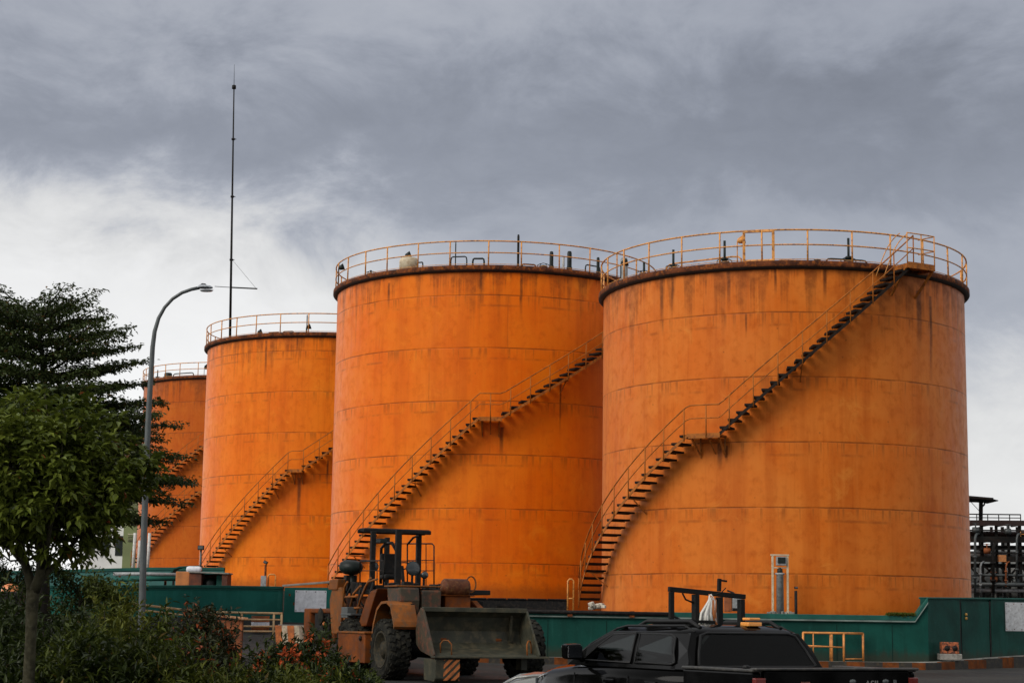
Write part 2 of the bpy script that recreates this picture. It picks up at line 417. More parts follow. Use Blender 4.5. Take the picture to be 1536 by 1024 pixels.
def stair(t, aB, zB, aL0, aL1, zL, aT, zT, rise, wid=.78, rail=1.05, post_every=3, landing=True, dark2=False):
    """helical stair bolted to the shell: two flights with a landing; angles in radians, z above tank base"""
    r0, r1 = t.R + .07, t.R + .07 + wid; rm = (r0 + r1) / 2
    st = MB(); hr = MB()
    segs = [(aB, zB, aL0, zL), (aL1, zL, aT, zT)] if landing else [(aB, zB, aT, zT)]
    treads = []
    sd = MB()
    for si, (a0, z0, a1, z1) in enumerate(segs):
        n = max(3, int(round((z1 - z0) / rise)))
        for k in range(n): 
            f = (k + .5) / n; treads.append((a0 + (a1 - a0) * f, z0 + (z1 - z0) * f + (z1 - z0) / n * .5, (a1 - a0) * r1 / n))
        for rs, th in ((r1, .02),):
            k = max(10, int(n * 1.2))
            for i in range(k):
                fa, fb = i / k, (i + 1) / k
                pa = pol(rs, a0 + (a1 - a0) * fa, z0 + (z1 - z0) * fa + .03); pb = pol(rs, a0 + (a1 - a0) * fb, z0 + (z1 - z0) * fb + .03)
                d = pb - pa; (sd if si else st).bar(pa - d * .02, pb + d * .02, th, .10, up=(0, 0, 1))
    s = st.build('staircase', M_stairo, t.root)
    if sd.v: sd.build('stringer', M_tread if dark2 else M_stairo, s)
    # treads: one plate copied up the helix
    tm = MB(); tm.box((0, 0, 0), (.3, wid - .02, .07)); tm.box((0, 0, .032), (.26, wid - .06, .006)); tm.box((-.13, 0, -.03), (.02, wid - .03, .05))
    t0 = tm.build('tread', M_tread, s)
    for i, (a, z, w) in enumerate(treads):
        o = t0 if i == 0 else t0.copy()
        if i: COL.objects.link(o); o.parent = s
        o.location = pol(rm, a, z); o.rotation_euler = (0, 0, a)
        o.scale = (max(.9, min(1.25, w / .27)), 1, 1)
    # landing
    if landing:
        lm = MB(); k = 5
        for i in range(k):
            a = aL0 + (aL1 - aL0) * (i + .5) / k
            lm.box(pol(rm, a, zL), ((aL1 - aL0) * r1 / k * 1.02, wid, .05), Matrix.Rotation(a, 3, 'Z'))
            lm.box(pol(r1, a, zL - .02), ((aL1 - aL0) * r1 / k * 1.02, .03, .17), Matrix.Rotation(a, 3, 'Z'))
        for a in (aL0 + .01, aL1 - .01):
            lm.bar(pol(r0, a, zL - .62), pol(r1 - .08, a, zL - .05), .05)
            lm.bar(pol(r0 - .03, a, zL - .7), pol(r0 - .03, a, zL), .05)
        lm.build('landing', M_stairo, s)
    # hand rails on the outer side
    def zat(a):
        for (a0, z0, a1, z1) in segs:
            if a0 <= a <= a1: return z0 + (z1 - z0) * (a - a0) / (a1 - a0)
        return zL
    K = 90; A = [aB + (aT - aB) * i / K for i in range(K + 1)]
    for lift, rad in ((rail, .024), (rail * .56, .018)):
        hr.tube([pol(r1 + .02, a, zat(a) + lift) for a in A], rad, 6)
    h = hr.build('hand_rail', M_stairo, s)
    np_ = max(4, int((aT - aB) * r1 / (.27 * post_every)))
    pm = MB(); pm.tube([(0, 0, -.1), (0, 0, rail)], .022, 6); p0 = pm.build('baluster', M_stairo, h)
    for i in range(np_ + 1):
        o = p0 if i == 0 else p0.copy()
        if i: COL.objects.link(o); o.parent = h
        a = aB + (aT - aB) * i / np_; o.location = pol(r1 + .02, a, zat(a))
    # brackets under the flights
    for i in range(int(np_ / 4)):
        a = aB + (aT - aB) * (i + .5) / (np_ / 4); z = zat(a) - .08; bk = MB()
        bk.bar(pol(t.R, a, z - .02), pol(r1 - .05, a, z), .05, .04); bk.bar(pol(t.R, a, z - .5), pol(r1 - .25, a, z - .04), .035)
        bk.build('bracket', M_stairo, s)
    return s

def zpix(t, px, py, a, extra=.4):
    Y = t.D - (t.R + extra) * math.cos(a)
    return W(px, py, Y).z - t.zb

O1 = ((.57, .122, .007), (.60, .165, .020), (.36, .060, .002), (.09, .024, .005))
O2 = ((.69, .122, .0005), (.72, .165, .004), (.49, .074, .0005), (.12, .030, .005))
O3 = ((.70, .132, .0005), (.74, .18, .006), (.49, .080, .0005), (.12, .030, .005))
O4 = ((.44, .080, .001), (.47, .105, .003), (.33, .052, .0005), (.09, .024, .005))

T1 = make_tank('largest orange tank, at the right end of the row behind the black pickup', 1172, 393, 450, 1.25, 62., 6.9, 1.15, 28, O1, (2.27, .78), 3.1, ((1080, 664, .13, 1.1), (1090, 668, .08, .7), (992, 418, .12, 2.2), (1008, 414, .08, 1.5), (1094, 402, .1, 1.8), (1165, 400, .07, 1.2), (1240, 402, .09, 1.4), (1382, 436, .2, 2.6), (1400, 444, .12, 3.4), (1120, 470, .05, 1.)))
T2 = make_tank('orange tank second from the right, behind the wheel loader with the canopy', 744, 400, 442, 2.35, 75.6, 7.38, 1.1, 30, O2, (2.27, .3), 5.7, ((779, 408, .09, 2.4), (752, 640, .12, 1.6), (840, 574, .06, 2.6), (717, 408, .09, 1.2), (578, 424, .1, 1.5)))
T3 = make_tank('orange tank third from the right with the tall thin mast on its roof', 501, 500, 528, 2.9, 98.4, 7.4, 1.09, 30, O3, (2.27, .6), 8.2, ((450, 716, .14, 3.2), (393, 510, .1, 2.6), (492, 690, .08, 1.8), (440, 506, .07, 1.2)))
T4 = make_tank('darker orange tank farthest left, half behind the layered tree and street lamp', 361, 564, 580, 4.0, 132., 7.4, 1.0, 30, O4, (2.3, .4), 11.9)

def dg(x): return R(x)
def stair_px(t, B, L0, L1, zL, T, zT, rise, **k):
    aB, a0, a1, aT = ang(t, B[0]), ang(t, L0), ang(t, L1), T
    stair(t, aB, zpix(t, B[0], B[1], aB), a0, a1, zpix(t, (L0 + L1) / 2, zL, (a0 + a1) / 2), aT, zT, rise, **k)
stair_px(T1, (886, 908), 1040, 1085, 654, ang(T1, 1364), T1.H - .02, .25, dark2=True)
stair_px(T2, (511, 884), 720, 752, 629, dg(75), T2.H - .02, .25)
stair_px(T3, (318, 862), 438, 455, 706, dg(72), T3.H - .02, .25)
stair_px(T4, (210, 848), 303, 308, 738, dg(66), T4.H * .9, .26)
stair_px(T4, (242, 727), 306, 312, 670, dg(48), T4.H - .02, .26)

# top platform and cage where the stair of the nearest tank meets the rim
def add_top(t, a0, a1):
    m = MB(); r0, r1 = t.R + .05, t.R + .95; k = 5; H = t.H
    for i in range(k):
        a = a0 + (a1 - a0) * (i + .5) / k
        m.box(pol((r0 + r1) / 2, a, H - .03), ((a1 - a0) * r1 / k * 1.02, r1 - r0, .06), Matrix.Rotation(a, 3, 'Z'))
        m.box(pol(r1, a, H - .06), ((a1 - a0) * r1 / k * 1.02, .04, .22), Matrix.Rotation(a, 3, 'Z'))
    for a in (a0, a1): m.bar(pol(t.R, a, H - 1.), pol(r1 - .05, a, H - .1), .07); m.bar(pol(t.R, a, H - .12), pol(r1, a, H - .12), .06, .1)
    p = m.build('top_platform', M_stairo, t.root)
    m = MB()
    pts = [pol(r1, a0 + (a1 - a0) * i / 4, H) for i in range(5)]
    for hh in (.55, 1.08): m.tube([q + Vector((0, 0, hh)) for q in pts] + [pol(t.R + .2, a1, H + hh)], .022, 6)
    for q in (pts[0], pts[2], pts[4]): m.tube([q, q + Vector((0, 0, 1.08))], .022, 6)
    # looped grab bars
    for a in (a0 - .03, a0 + .01):
        q = pol(r1 - .2, a - .12, H - .55); e = pol(r1 - .1, a, H + 1.05)
        m.tube([q + (e - q) * f + Vector((0, 0, .28 * math.sin(f * PI))) for f in [i / 8 for i in range(9)]], .018, 6)
    m.build('platform_rail', M_rail, p)
add_top(T1, ang(T1, 1365, .9), ang(T1, 1406, .9))

# valves, vents and pipes on the roofs: parts of the tank they are fixed to
def roof_spot(t, px, inset):
    """point on the roof edge that shows at photo column px"""
    lo, hi = -PI / 2, PI / 2
    for _ in range(40):
        mid = (lo + hi) / 2; q = pol(t.R - inset, mid, t.H) + Vector((t.x, t.D, t.zb))
        if proj(q)[0] < px: lo = mid
        else: hi = mid
    return pol(t.R - inset, lo, t.H), lo
def valve(t, px, h, ins=.35):
    p, a = roof_spot(t, px, ins); m = MB()
    m.tube([p, p + Vector((0, 0, h))], .045, 8); m.lathe([(.02, h * .25), (.11, h * .25), (.11, h * .34), (.02, h * .34)], 12, Matrix.Translation(p))
    m.lathe([(.03, .02), (.17, .03), (.17, .16), (.1, .22), (.03, .24)], 12, Matrix.Translation(p))
    m.tube([p + Vector((.17 * math.cos(b), 0, .1 + .22 * math.sin(b))) * 1 for b in [i * PI / 8 for i in range(9)]], .014, 5)
    for s in (-1, 1): m.tube([p + Vector((s * .28, .05, .0)), p + Vector((s * .26, .05, .24)), p + Vector((s * .1, 0, .3))], .018, 5)
    m.build('roof_valve', M_darkgrn, t.root)
def stack(t, px, h, r, mt, ins=.5, name='vent_pipe', cap=True):
    p, a = roof_spot(t, px, ins); m = MB()
    m.lathe([(r, -.1), (r, h - .08), (r * .8, h), (.01, h + .02)], 14, Matrix.Translation(p))
    if cap: m.lathe([(r * 1.25, .12), (r * 1.25, .2), (r, .21)], 14, Matrix.Translation(p))
    m.build(name, mt, t.root)
def hoop(t, px0, px1, h, r, mt, ins=.5, name='roof_pipe'):
    p, _ = roof_spot(t, px0, ins); q, _ = roof_spot(t, px1, ins); m = MB()
    u = Vector((0, 0, 1)); c = (q - p) * .12
    m.tube([p, p + u * h * .7, p + u * h * .93 + c * .3, p + u * h + c, q + u * h - c, q + u * h * .93 - c * .3, q + u * h * .7, q], r, 8)
    m.build(name, mt, t.root)
def floodlamp(t, px, h, mt, ins=.1):
    p, a = roof_spot(t, px, ins); m = MB(); u = Vector((0, 0, 1))
    m.tube([p, p + u * h], .02, 6); m.lathe([(.03, 0), (.09, .04), (.16, .26), (.02, .27)], 12, Matrix.Translation(p + u * h) @ Matrix.Rotation(R(70), 4, 'Y'))
    m.build('flood_lamp', mt, t.root)

for px, h in ((966, .62), (1010, .85), (1087, .95), (1273, 1.0), (1420, .3)): valve(T1, px, h)
stack(T1, 936, 1.0, .14, M_grey, .25); stack(T1, 1226, .22, .1, M_darkgrn)
hoop(T1, 1000, 1112, .42, .03, M_rail, .6, 'roof_pipe'); hoop(T1, 1165, 1330, .2, .03, M_rail, .5); hoop(T1, 960, 1190, .2, .03, M_rail, .9)
hoop(T1, 1240, 1300, .22, .03, M_darkgrn, .3)
floodlamp(T1, 931, .75, M_darkgrn); floodlamp(T1, 1106, .8, M_rail, -.05)
# the small framed gate in the guard rail
p, a = roof_spot(T1, 1116, -.1); q, b = roof_spot(T1, 1160, -.1); m = MB()
for s in (p, q): m.bar(s, s + Vector((0, 0, 1.14)), .09)
m.bar(p + Vector((0, 0, 1.12)), q + Vector((0, 0, 1.12)), .08); m.bar(p + Vector((0, 0, .05)), q + Vector((0, 0, .05)), .09); m.bar(p + Vector((0, 0, .62)), q + Vector((0, 0, .62)), .04)
m.build('rail_gate', M_rail, T1.root, bevel=.008)

m = MB(); p, a = roof_spot(T2, 613, .6)
m.lathe([(.02, 0), (.42, 0), (.42, .55), (.36, .66), (.1, .7), (.02, .7)], 18, Matrix.Translation(p)); m.build('roof_vessel', M_cream, T2.root)
hoop(T2, 626, 634, .4, .03, M_darkgrn); floodlamp(T2, 607, .75, M_darkgrn, .5); valve(T2, 556, .35); hoop(T2, 676, 700, .55, .03, M_darkgrn); hoop(T2, 709, 726, .45, .04, M_darkgrn)
stack(T2, 777, 1.42, .05, M_black, .0, cap=False); stack(T2, 827, .82, .085, M_darkgrn, .2); stack(T2, 854, .9, .1, M_darkgrn, .15); stack(T2, 845, .7, .05, M_lgrey, .3)
hoop(T2, 783, 803, .25, .035, M_rim); valve(T2, 815, .2); hoop(T2, 878, 900, .5, .03, M_darkgrn); stack(T2, 897, .8, .07, M_darkgrn, .1); stack(T2, 683, 1.1, .025, M_darkgrn, .1, cap=False)
floodlamp(T2, 507, .85, M_darkgrn, -.12)
floodlamp(T3, 386, .2, M_darkgrn, .4); hoop(T3, 403, 418, .18, .035, M_darkgrn); hoop(T3, 425, 440, .2, .035, M_darkgrn); floodlamp(T3, 459, .35, M_darkgrn, .3); stack(T3, 460, 1.05, .03, M_darkgrn, .2, cap=False); hoop(T3, 466, 500, .12, .03, M_rail)
valve(T4, 236, .8); stack(T4, 252, .5, .3, M_darkgrn, .6); hoop(T4, 260, 290, .35, .04, M_darkgrn); floodlamp(T4, 306, .6, M_darkgrn, .3); floodlamp(T4, 306, .7, M_darkgrn, .2)

# tall lightning mast on the third tank
def mast():
    t = T3; p, a = roof_spot(t, 345, .15)
    base = Vector((t.x, t.D, t.zb)) + p
    root = thing('lightning_mast', 'tall thin dark mast with a side arm rising above the tanks', 'mast', base)
    u = Vector((0, 0, 1)); sc = F / (base.y)
    ztop = W(351, 131, base.y).z - base.z; ztip = W(351, 97, base.y).z - base.z
    lean = W(351, 131, base.y).x - base.x
    P = lambda z: Vector((lean * z / ztop, 0, z))
    m = MB(); m.tube([P(z) for z in (0, ztop * .35, ztop * .7, ztop)], [.075, .065, .05, .035], 8); pole = m.build('pole', M_black, root)
    m = MB(); m.tube([P(ztop), P(ztip)], [.018, .008], 6); m.build('air_terminal', M_black, root)
    m = MB(); m.lathe([(.03, -.12), (.12, -.1), (.12, .1), (.03, .14)], 10, Matrix.Translation(P(ztop))); m.build('tip_collar', M_black, root)
    for f in (.79, .56, .31):
        m = MB(); m.lathe([(.05, -.06), (.1, -.05), (.1, .05), (.05, .06)], 10, Matrix.Translation(P(ztop * f))); m.bar(P(ztop * f), P(ztop * f) + Vector((.18, 0, 0)), .04); m.build('joint_collar', M_black, root)
    za = W(346, 431, base.y).z - base.z
    e1 = Vector((W(386, 433, base.y).x - base.x, 0, W(386, 433, base.y).z - base.z)); e0 = Vector((W(322, 429.5, base.y).x - base.x, 0, W(322, 429.5, base.y).z - base.z))
    m = MB(); m.tube([P(za), e1], .04, 6); m.tube([P(za), e0], .018, 6); m.build('cross_arm', M_black, root)
    m = MB(); zs = W(350, 388, base.y).z - base.z; m.tube([P(zs), e1 + Vector((-.1, 0, .05))], .009, 5); m.build('stay_wire', M_galv, root)
mast()
# ------------------------------------------------------------------ ground
def ground():
    xs = [-3000, -800, -250, -100] + [-60 + i * 2 for i in range(61)] + [100, 250, 800, 3000]
    ys = [-200, -50] + [i * 1.5 for i in range(40)] + [60, 60.4, 61, 61.6, 62.2, 62.8, 63.4, 64, 64.6] + [66 + i * 2 for i in range(50)] + [200, 400, 1000, 4000]
    m = MB()
    for y in ys:
        for x in xs: m.v.append((x, y, gz(x, y)))
    n = len(xs)
    for j in range(len(ys) - 1):
        for i in range(n - 1): m.f.append((j * n + i, j * n + i + 1, (j + 1) * n + i + 1, (j + 1) * n + i)); m.m.append(0); m.sm.append(True)
    mt, nt, b = nodes_of('yard_ground')
    tc = nt.nodes.new('ShaderNodeTexCoord'); v = tc.outputs['Object']
    a = noise(nt, v, .35, 6); f = noise(nt, v, 6, 8, .7); g = noise(nt, v, 40, 3)
    c = mixc(nt, mapr(nt, a, .35, .65), (.012, .012, .0115), (.032, .031, .028))
    c = mixc(nt, math_n(nt, 'MULTIPLY', mapr(nt, f, .5, .7), .5), c, (.055, .05, .042))
    b.inputs['Specular IOR Level'].default_value = .25; L(nt, c, b.inputs['Base Color']); L(nt, mapr(nt, a, .35, .6, .65, .95), b.inputs['Roughness'])
    bn = N(nt, 'ShaderNodeBump', i_Strength=.5, i_Distance=.02); L(nt, math_n(nt, 'ADD', f, g), bn.inputs['Height']); L(nt, bn.outputs[0], b.inputs['Normal'])
    tag(m.build('ground', mt), kind='structure')
ground()

# ------------------------------------------------------------------ green boundary walls (points taken along the photo's wall line: px, ground distance)
WALLY = 60.
M_green = wall_paint('green_wall_paint', (.0048, .062, .047), (.0025, .034, .026), (.014, .088, .068), (.03, .028, .018))
M_dirt = mat('wall_joint_dirt', (.006, .02, .016), .9, spec=.1)
def wline(px, Yb=WALLY):
    Y = Yb + max(0., px - 1395) * .035
    p = W(px, 930, Y); return Vector((p.x, Y, 0))
def zat_px(px, py, Y): return W(px, py, Y).z

def wall_panel(m, p, q, zp0, zp1, zq0, zq1, th, mi=0, out=0.):
    """wall slab between ground points p,q with its face at p/q (towards the road) moved out by 'out'"""
    d = (q - p).normalized(); nrm = Vector((d.y, -d.x, 0)); a, b = p + nrm * out, q + nrm * out; c, e = p - nrm * th, q - nrm * th
    U = lambda v, z: Vector((v.x, v.y, z))
    m.add([U(a, zp0), U(b, zq0), U(b, zq1), U(a, zp1), U(c, zp0), U(e, zq0), U(e, zq1), U(c, zp1)],
          [(0, 1, 2, 3), (7, 6, 5, 4), (3, 2, 6, 7), (0, 4, 5, 1), (1, 5, 6, 2), (4, 0, 3, 7)], mi)

Z0 = .31
zc = zat_px(1236, 921, WALLY); zl = zat_px(1236, 928.5, WALLY)
PX = [506, 1372, 1392, 1440, 1487, 1600]
P = [wline(x) for x in PX]
zt = [zc, zc, zat_px(1392, 895, P[2].y), zat_px(1440, 895.5, P[3].y), zat_px(1487, 896, P[4].y), zat_px(1600, 897.5, P[5].y)]
zb = [Z0 - .3, Z0 - .2, Z0 - .2, Z0 - .1, Z0, Z0 + .1]
bw = thing('boundary_wall', 'long dark green plastered wall below the largest tank, stepping up to a door', 'wall', (P[2].x, P[2].y, Z0))
B0 = Vector((P[2].x, P[2].y, Z0))
m = MB(); Q = [p - Vector((B0.x, B0.y, 0)) for p in P]
for i in (0, 1, 2, 4): wall_panel(m, Q[i], Q[i + 1], zb[i] - Z0, zt[i] - .02 - Z0, zb[i + 1] - Z0, zt[i + 1] - .02 - Z0, .28)
# recessed strip behind the door leaf
wall_panel(m, Q[3], Q[4], zb[3] - Z0, zt[3] - .02 - Z0, zb[4] - Z0, zt[4] - .02 - Z0, .28, 0, -.06)
m.build('wall_body', M_green, bw)
m = MB(); hc = zc - zl
for i in (0, 1): wall_panel(m, Q[i], Q[i + 1], zt[i] - hc - Z0, zt[i] - Z0, zt[i + 1] - hc - Z0, zt[i + 1] - Z0, .34, 0, .06)
for i in (2, 3, 4): wall_panel(m, Q[i], Q[i + 1], zt[i] - .06 - Z0, zt[i] - Z0, zt[i + 1] - .06 - Z0, zt[i + 1] - Z0, .34, 0, .05)
m.build('coping', M_green2, bw, bevel=.015)
for px in (560, 650, 740, 822, 910, 996, 1082, 1170, 1255, 1338):
    m = MB(); p = wline(px) - Vector((B0.x, B0.y, 0)); m.b2((p.x - .012, p.y - .004, zb[0] - Z0), (p.x + .012, p.y + .02, zt[0] - .32 - Z0)); m.build('wall_joint', M_dirt, bw)
m = MB()
for i in (0, 1): wall_panel(m, Q[i], Q[i + 1], zt[i] - hc - .055 - Z0, zt[i] - hc - .003 - Z0, zt[i + 1] - hc - .055 - Z0, zt[i + 1] - hc - .003 - Z0, .1, 0, .1)
m.build('drip_ledge', mat('ledge_painted_light', (.13, .17, .15), .7, var=.3, scale=2), bw, bevel=.01)  # pale colour paints in the light this ledge catches
m = MB(); e = (Q[4] - Q[3]); wall_panel(m, Q[3] + e * .06, Q[3] + e * .94, .0, zt[3] - .14 - Z0, .05, zt[4] - .14 - Z0, .01, 0, -.015)
door = m.build('door', M_green, bw, bevel=.006)
m = MB()
for s in (0., .96): 
    p = Q[3] + e * s; wall_panel(m, p, p + e * .04, -.05, zt[3] - .08 - Z0, -.05, zt[3] - .08 - Z0, .05, 0, -.01)
m.build('door_frame', M_black, door)
m = MB(); h = Q[3] + e * .18; nn = Vector((e.y, -e.x, 0)).normalized()
for dz in (0, -.13): m.lathe([(.005, 0), (.055, .005), (.045, .05), (.01, .055)], 12, Matrix.Translation(h + nn * .0 + Vector((0, 0, zat_px(1447, 921, P[3].y) - Z0 + dz))) @ nn.to_track_quat('Z', 'Y').to_matrix().to_4x4())
m.build('door_handle', mat('yellow_knob_paint', (.55, .3, .06), .5), door)

def sheet(name, label, cat, px0, px1, py0, py1, Y, mt, ry=.0):
    p, q = W(px0, (py0 + py1) / 2, Y), W(px1, (py0 + py1) / 2, Y + ry); z1, z0 = W((px0 + px1) / 2, py0, Y).z, W((px0 + px1) / 2, py1, Y).z
    c = (p + q) / 2; d = q - p; w = math.hypot(d.x, d.y)
    r = thing(name, label, cat, (c.x, c.y, z0), math.atan2(d.y, d.x))
    m = MB(); m.box((0, 0, (z1 - z0) / 2), (w, .03, z1 - z0)); m.build('panel', mt, r, bevel=.006)
    m = MB()
    for x in (-.46, -.15, .15, .46):
        for z in (.06, .94): m.lathe([(.018, 0), (.012, .012), (.001, .014)], 8, Matrix.Translation((x * w, -.016, z * (z1 - z0))) @ Matrix.Rotation(PI / 2, 4, 'X'))
    m.build('fixing_bolts', M_rim, r)
    return r
M_sheet = mat('zinc_sheet', (.42, .43, .44), .4, metal=.2, var=.18, scale=5, col2=(.2, .19, .18), amt=.6)
M_white = mat('white_sheet_paint', (.62, .63, .66), .5, var=.12, scale=3, col2=(.3, .3, .34), amt=.45)
sheet('metal_sheet', 'dull grey metal sheet bolted to the green wall right of the door', 'metal sheet', 1508, 1545, 903, 946, 63.8, M_sheet, .1)
sheet('notice_panel', 'pale worn panel with faint marks fixed to the green wall beside the wheel loader', 'panel', 442.5, 489.5, 885, 917.5, 61.3, M_white)

# kerb with orange and black blocks and the strip of pavement behind it
def kerb():
    KO = mat('kerb_orange_paint', (.15, .042, .010), .85, spec=.12, var=.4, scale=3, col2=(.08, .04, .02), amt=.8); KB = mat('kerb_black_paint', (.02, .018, .015), .8, var=.5, scale=3, col2=(.1, .07, .03), amt=.4)
    m = MB(); px = 500; i = 0
    while px < 1620:
        w = rng.choice((17, 20, 24, 27)); a, b = wline(px, 58.7), wline(px + w, 58.7)
        za = Z0 + max(0, px - 1390) * .0013; wall_panel(m, a, b, za - .5, za, za - .5, za, .16, i % 2, 0); px += w; i += 1
    tag(m.build('kerb', [KO, KB]), kind='structure')
    m = MB(); xs = [500, 1000, 1390, 1500, 1620]
    for a, b in zip(xs, xs[1:]):
        p, q = wline(a, 58.86), wline(b, 58.86); za, zb_ = Z0 + max(0, a - 1390) * .0013, Z0 + max(0, b - 1390) * .0013
        wall_panel(m, p, q, za - .5, za - .012, zb_ - .5, zb_ - .012, 1.6)
    tag(m.build('pavement', M_conc), kind='structure')
    # rough verge in front of the kerb
kerb()

# left green wall (taller ground there) and the wall far behind it
M_greenl = wall_paint('paler_green_paint', (.016, .14, .112), (.009, .09, .072), (.04, .19, .15), (.05, .045, .03))  # paler green for the left wall
def left_wall():
    Y = 62.; pts = [(-60, 877), (140, 877.5), (300, 877), (424, 879), (426, 880.5), (512, 881)]
    p0 = W(140, 900, Y); r = thing('boundary_wall', 'green plastered wall at left below the third tank, with an orange rail before it', 'wall', (p0.x, Y, .8)); o = Vector((p0.x, Y, .8))
    m, c, l = MB(), MB(), MB()
    for a, b in zip(pts[:4], pts[1:4]):
        p, q = W(a[0], 900, Y), W(b[0], 900, Y); zp, zq = W(a[0], a[1], Y).z, W(b[0], b[1], Y).z
        P_, Q_ = Vector((p.x, Y, 0)) - Vector((o.x, o.y, 0)), Vector((q.x, Y, 0)) - Vector((o.x, o.y, 0))
        wall_panel(m, P_, Q_, -.4, zp - .02 - o.z, -.4, zq - .02 - o.z, .25); wall_panel(c, P_, Q_, zp - .09 - o.z, zp - o.z, zq - .09 - o.z, zq - o.z, .3, 0, .05)
        wall_panel(l, P_, Q_, zp - .15 - o.z, zp - .093 - o.z, zq - .15 - o.z, zq - .093 - o.z, .1, 0, .02)
    m.build('wall_body', M_greenl, r); c.build('coping', M_green2, r, bevel=.012); l.build('drip_ledge', M_green2, r)
    a, b = W(426, 900, Y - .15), W(500, 900, Y - .15); m = MB()
    wall_panel(m, Vector((a.x - o.x, -.15, 0)), Vector((b.x - o.x, -.15, 0)), -.4, W(426, 880.5, Y).z - o.z, -.4, W(500, 881, Y).z - o.z, .12); g = m.build('gate_leaf', M_greenl, r, bevel=.01)
    m = MB(); m.box((W(434.5, 891.5, 61.7).x - o.x, -.29, W(434.5, 891.5, 61.7).z - o.z), (.06, .04, .08)); m.box((W(441, 905, 61.7).x - o.x, -.29, W(441, 905, 61.7).z - o.z), (.06, .05, .1)); m.build('hasp', M_rim, g)
    # far wall
    Y = 80.; p0 = W(100, 860, Y); r = thing('boundary_wall', 'paler green wall farther back at left, running behind the trees to the darker tank', 'wall', (p0.x, Y, 2.2)); o = Vector((p0.x, Y, 2.2))
    m, c = MB(), MB()
    for a, b in (((-80, 858), (225, 850.5)), ((225, 850.5), (336, 850.5))):
        p, q = W(a[0], 860, Y), W(b[0], 860, Y); zp, zq = W(a[0], a[1], Y).z - o.z, W(b[0], b[1], Y).z - o.z
        P_, Q_ = Vector((p.x - o.x, 0, 0)), Vector((q.x - o.x, 0, 0))
        wall_panel(m, P_, Q_, -1., zp - .02, -1., zq - .02, .25); wall_panel(c, P_, Q_, zp - .12, zp, zq - .12, zq, .3, 0, .05)
    m.build('wall_body', mat('faded_green_paint', (.03, .13, .115), .7, var=.2, scale=1), r); c.build('coping', M_green2, r)
left_wall()

# long low things in front of the second tank
def at(px, py, Y): return W(px, py, Y)
def small_box(name, label, cat, px0, px1, py0, py1, Y, depth, mt, bev=.02, part='body', deep=.0):
    z1, z0 = at(px0, py0, Y).z, at(px0, py1, Y).z; a, b = at(px0, py0, Y), at(px1, py0, Y)
    r = thing(name, label, cat, ((a.x + b.x) / 2, Y + depth / 2, z0 - deep)); m = MB(); m.box((0, 0, (z1 - z0 + deep) / 2), (b.x - a.x, depth, z1 - z0 + deep)); m.build(part, mt, r, bevel=bev)
    return r, b.x - a.x, z1 - z0 + deep
r, w, h = small_box('pipe_trench_cover', 'long low black cover lying along the foot of the second tank', 'trench cover', 700, 851, 897.5, 913, 66., .8, M_black, .03, 'cover', .6)
m = MB()
for i in range(5): m.box((-w / 2 + w * (i + .5) / 5, 0, h + .02), (w / 5 * .96, .9, .05), Matrix.Rotation(rng.uniform(-.01, .012), 3, 'Y'))
m.build('lid', M_black, r, bevel=.01)
p, q = at(700, 916, 59.86), at(1010, 921, 59.86)
r = thing('dark_gap_tube', 'black tube added as the dark gap along the ledge of the green wall behind the loader bucket', 'pipe', (p.x, p.y, p.z)); m = MB(); m.tube([(0, 0, 0), (2, 0, .02), ((q.x - p.x) * .6, 0, (q.z - p.z) * .6 + .015), (q.x - p.x, 0, q.z - p.z)], .065, 10); m.build('pipe_run', M_black, r)  # added tube, drawn for the dark gap under the wall cap
m = MB()
for f in (.2, .5, .8): m.bar((f * (q.x - p.x), 0, f * (q.z - p.z) - .12), (f * (q.x - p.x), 0, f * (q.z - p.z) + .09), .05, .16)
m.build('gap_tube_clip', M_rim, r)

# small orange frames beside the tanks
def pipe_frame(name, label, cat, px0, px1, py0, py1, Y, rad, mt, mids=(.5,), down=.0):
    a, b = at(px0, py1, Y), at(px1, py1, Y); h = at(px0, py0, Y).z - a.z
    r = thing(name, label, cat, (a.x, Y, a.z - down)); w = b.x - a.x; m = MB(); h += down
    m.tube([(0, 0, 0), (0, 0, h - .06), (.06, 0, h), (w - .06, 0, h), (w, 0, h - .06), (w, 0, 0)], rad, 8); m.build('frame', mt, r)
    m = MB()
    for f in mids: m.tube([(0, 0, h * f), (w, 0, h * f)], rad * .8, 6)
    m.build('cross_bar', mt, r); return r
pipe_frame('hand_rail_frame', 'thin orange hoop rail at the foot of the largest tank stair', 'rail', 851.5, 860, 868, 909, 64.5, .03, M_rail, (.5,), .4)
pipe_frame('hand_rail_frame', 'small rusty orange hoop rail before the third tank, beside a lamp post', 'rail', 402, 413, 861, 877, 80, .035, M_rail, (.45,), .5)

def lamp_post(label, px, py_top, py_bot, Y, wpx, part_mat, box=False, tilt=0.):
    b = at(px, py_bot, Y); h = at(px, py_top, Y).z - b.z; s = Y / F
    r = thing('flood_light', label, 'flood light', (b.x, Y, b.z - .6)); h += .6
    m = MB(); m.tube([(0, 0, 0), (0, 0, h - .1)], .05, 8); m.build('post', part_mat, r)
    m = MB(); rt = Matrix.Rotation(tilt, 3, 'Y'); m.box((0, -.05, h), (wpx * s, .22, wpx * s * .75), rt); m.box((0, -.17, h), (wpx * s * .8, .03, wpx * s * .55), rt, 1); m.build('lamp_head', [M_black, M_galv], r, bevel=.015)
    if box: m = MB(); m.box((-.05, -.12, h * .42), (.24, .16, h * .42)); m.build('switch_box', M_grey, r, bevel=.01)
lamp_post('flood light on a grey post left of the third tank stair', 300.5, 821, 850, 92, 9, M_galv)
lamp_post('small black flood light with a switch box before the third tank', 397.5, 843, 877, 80, 6, M_rim, True, .5)
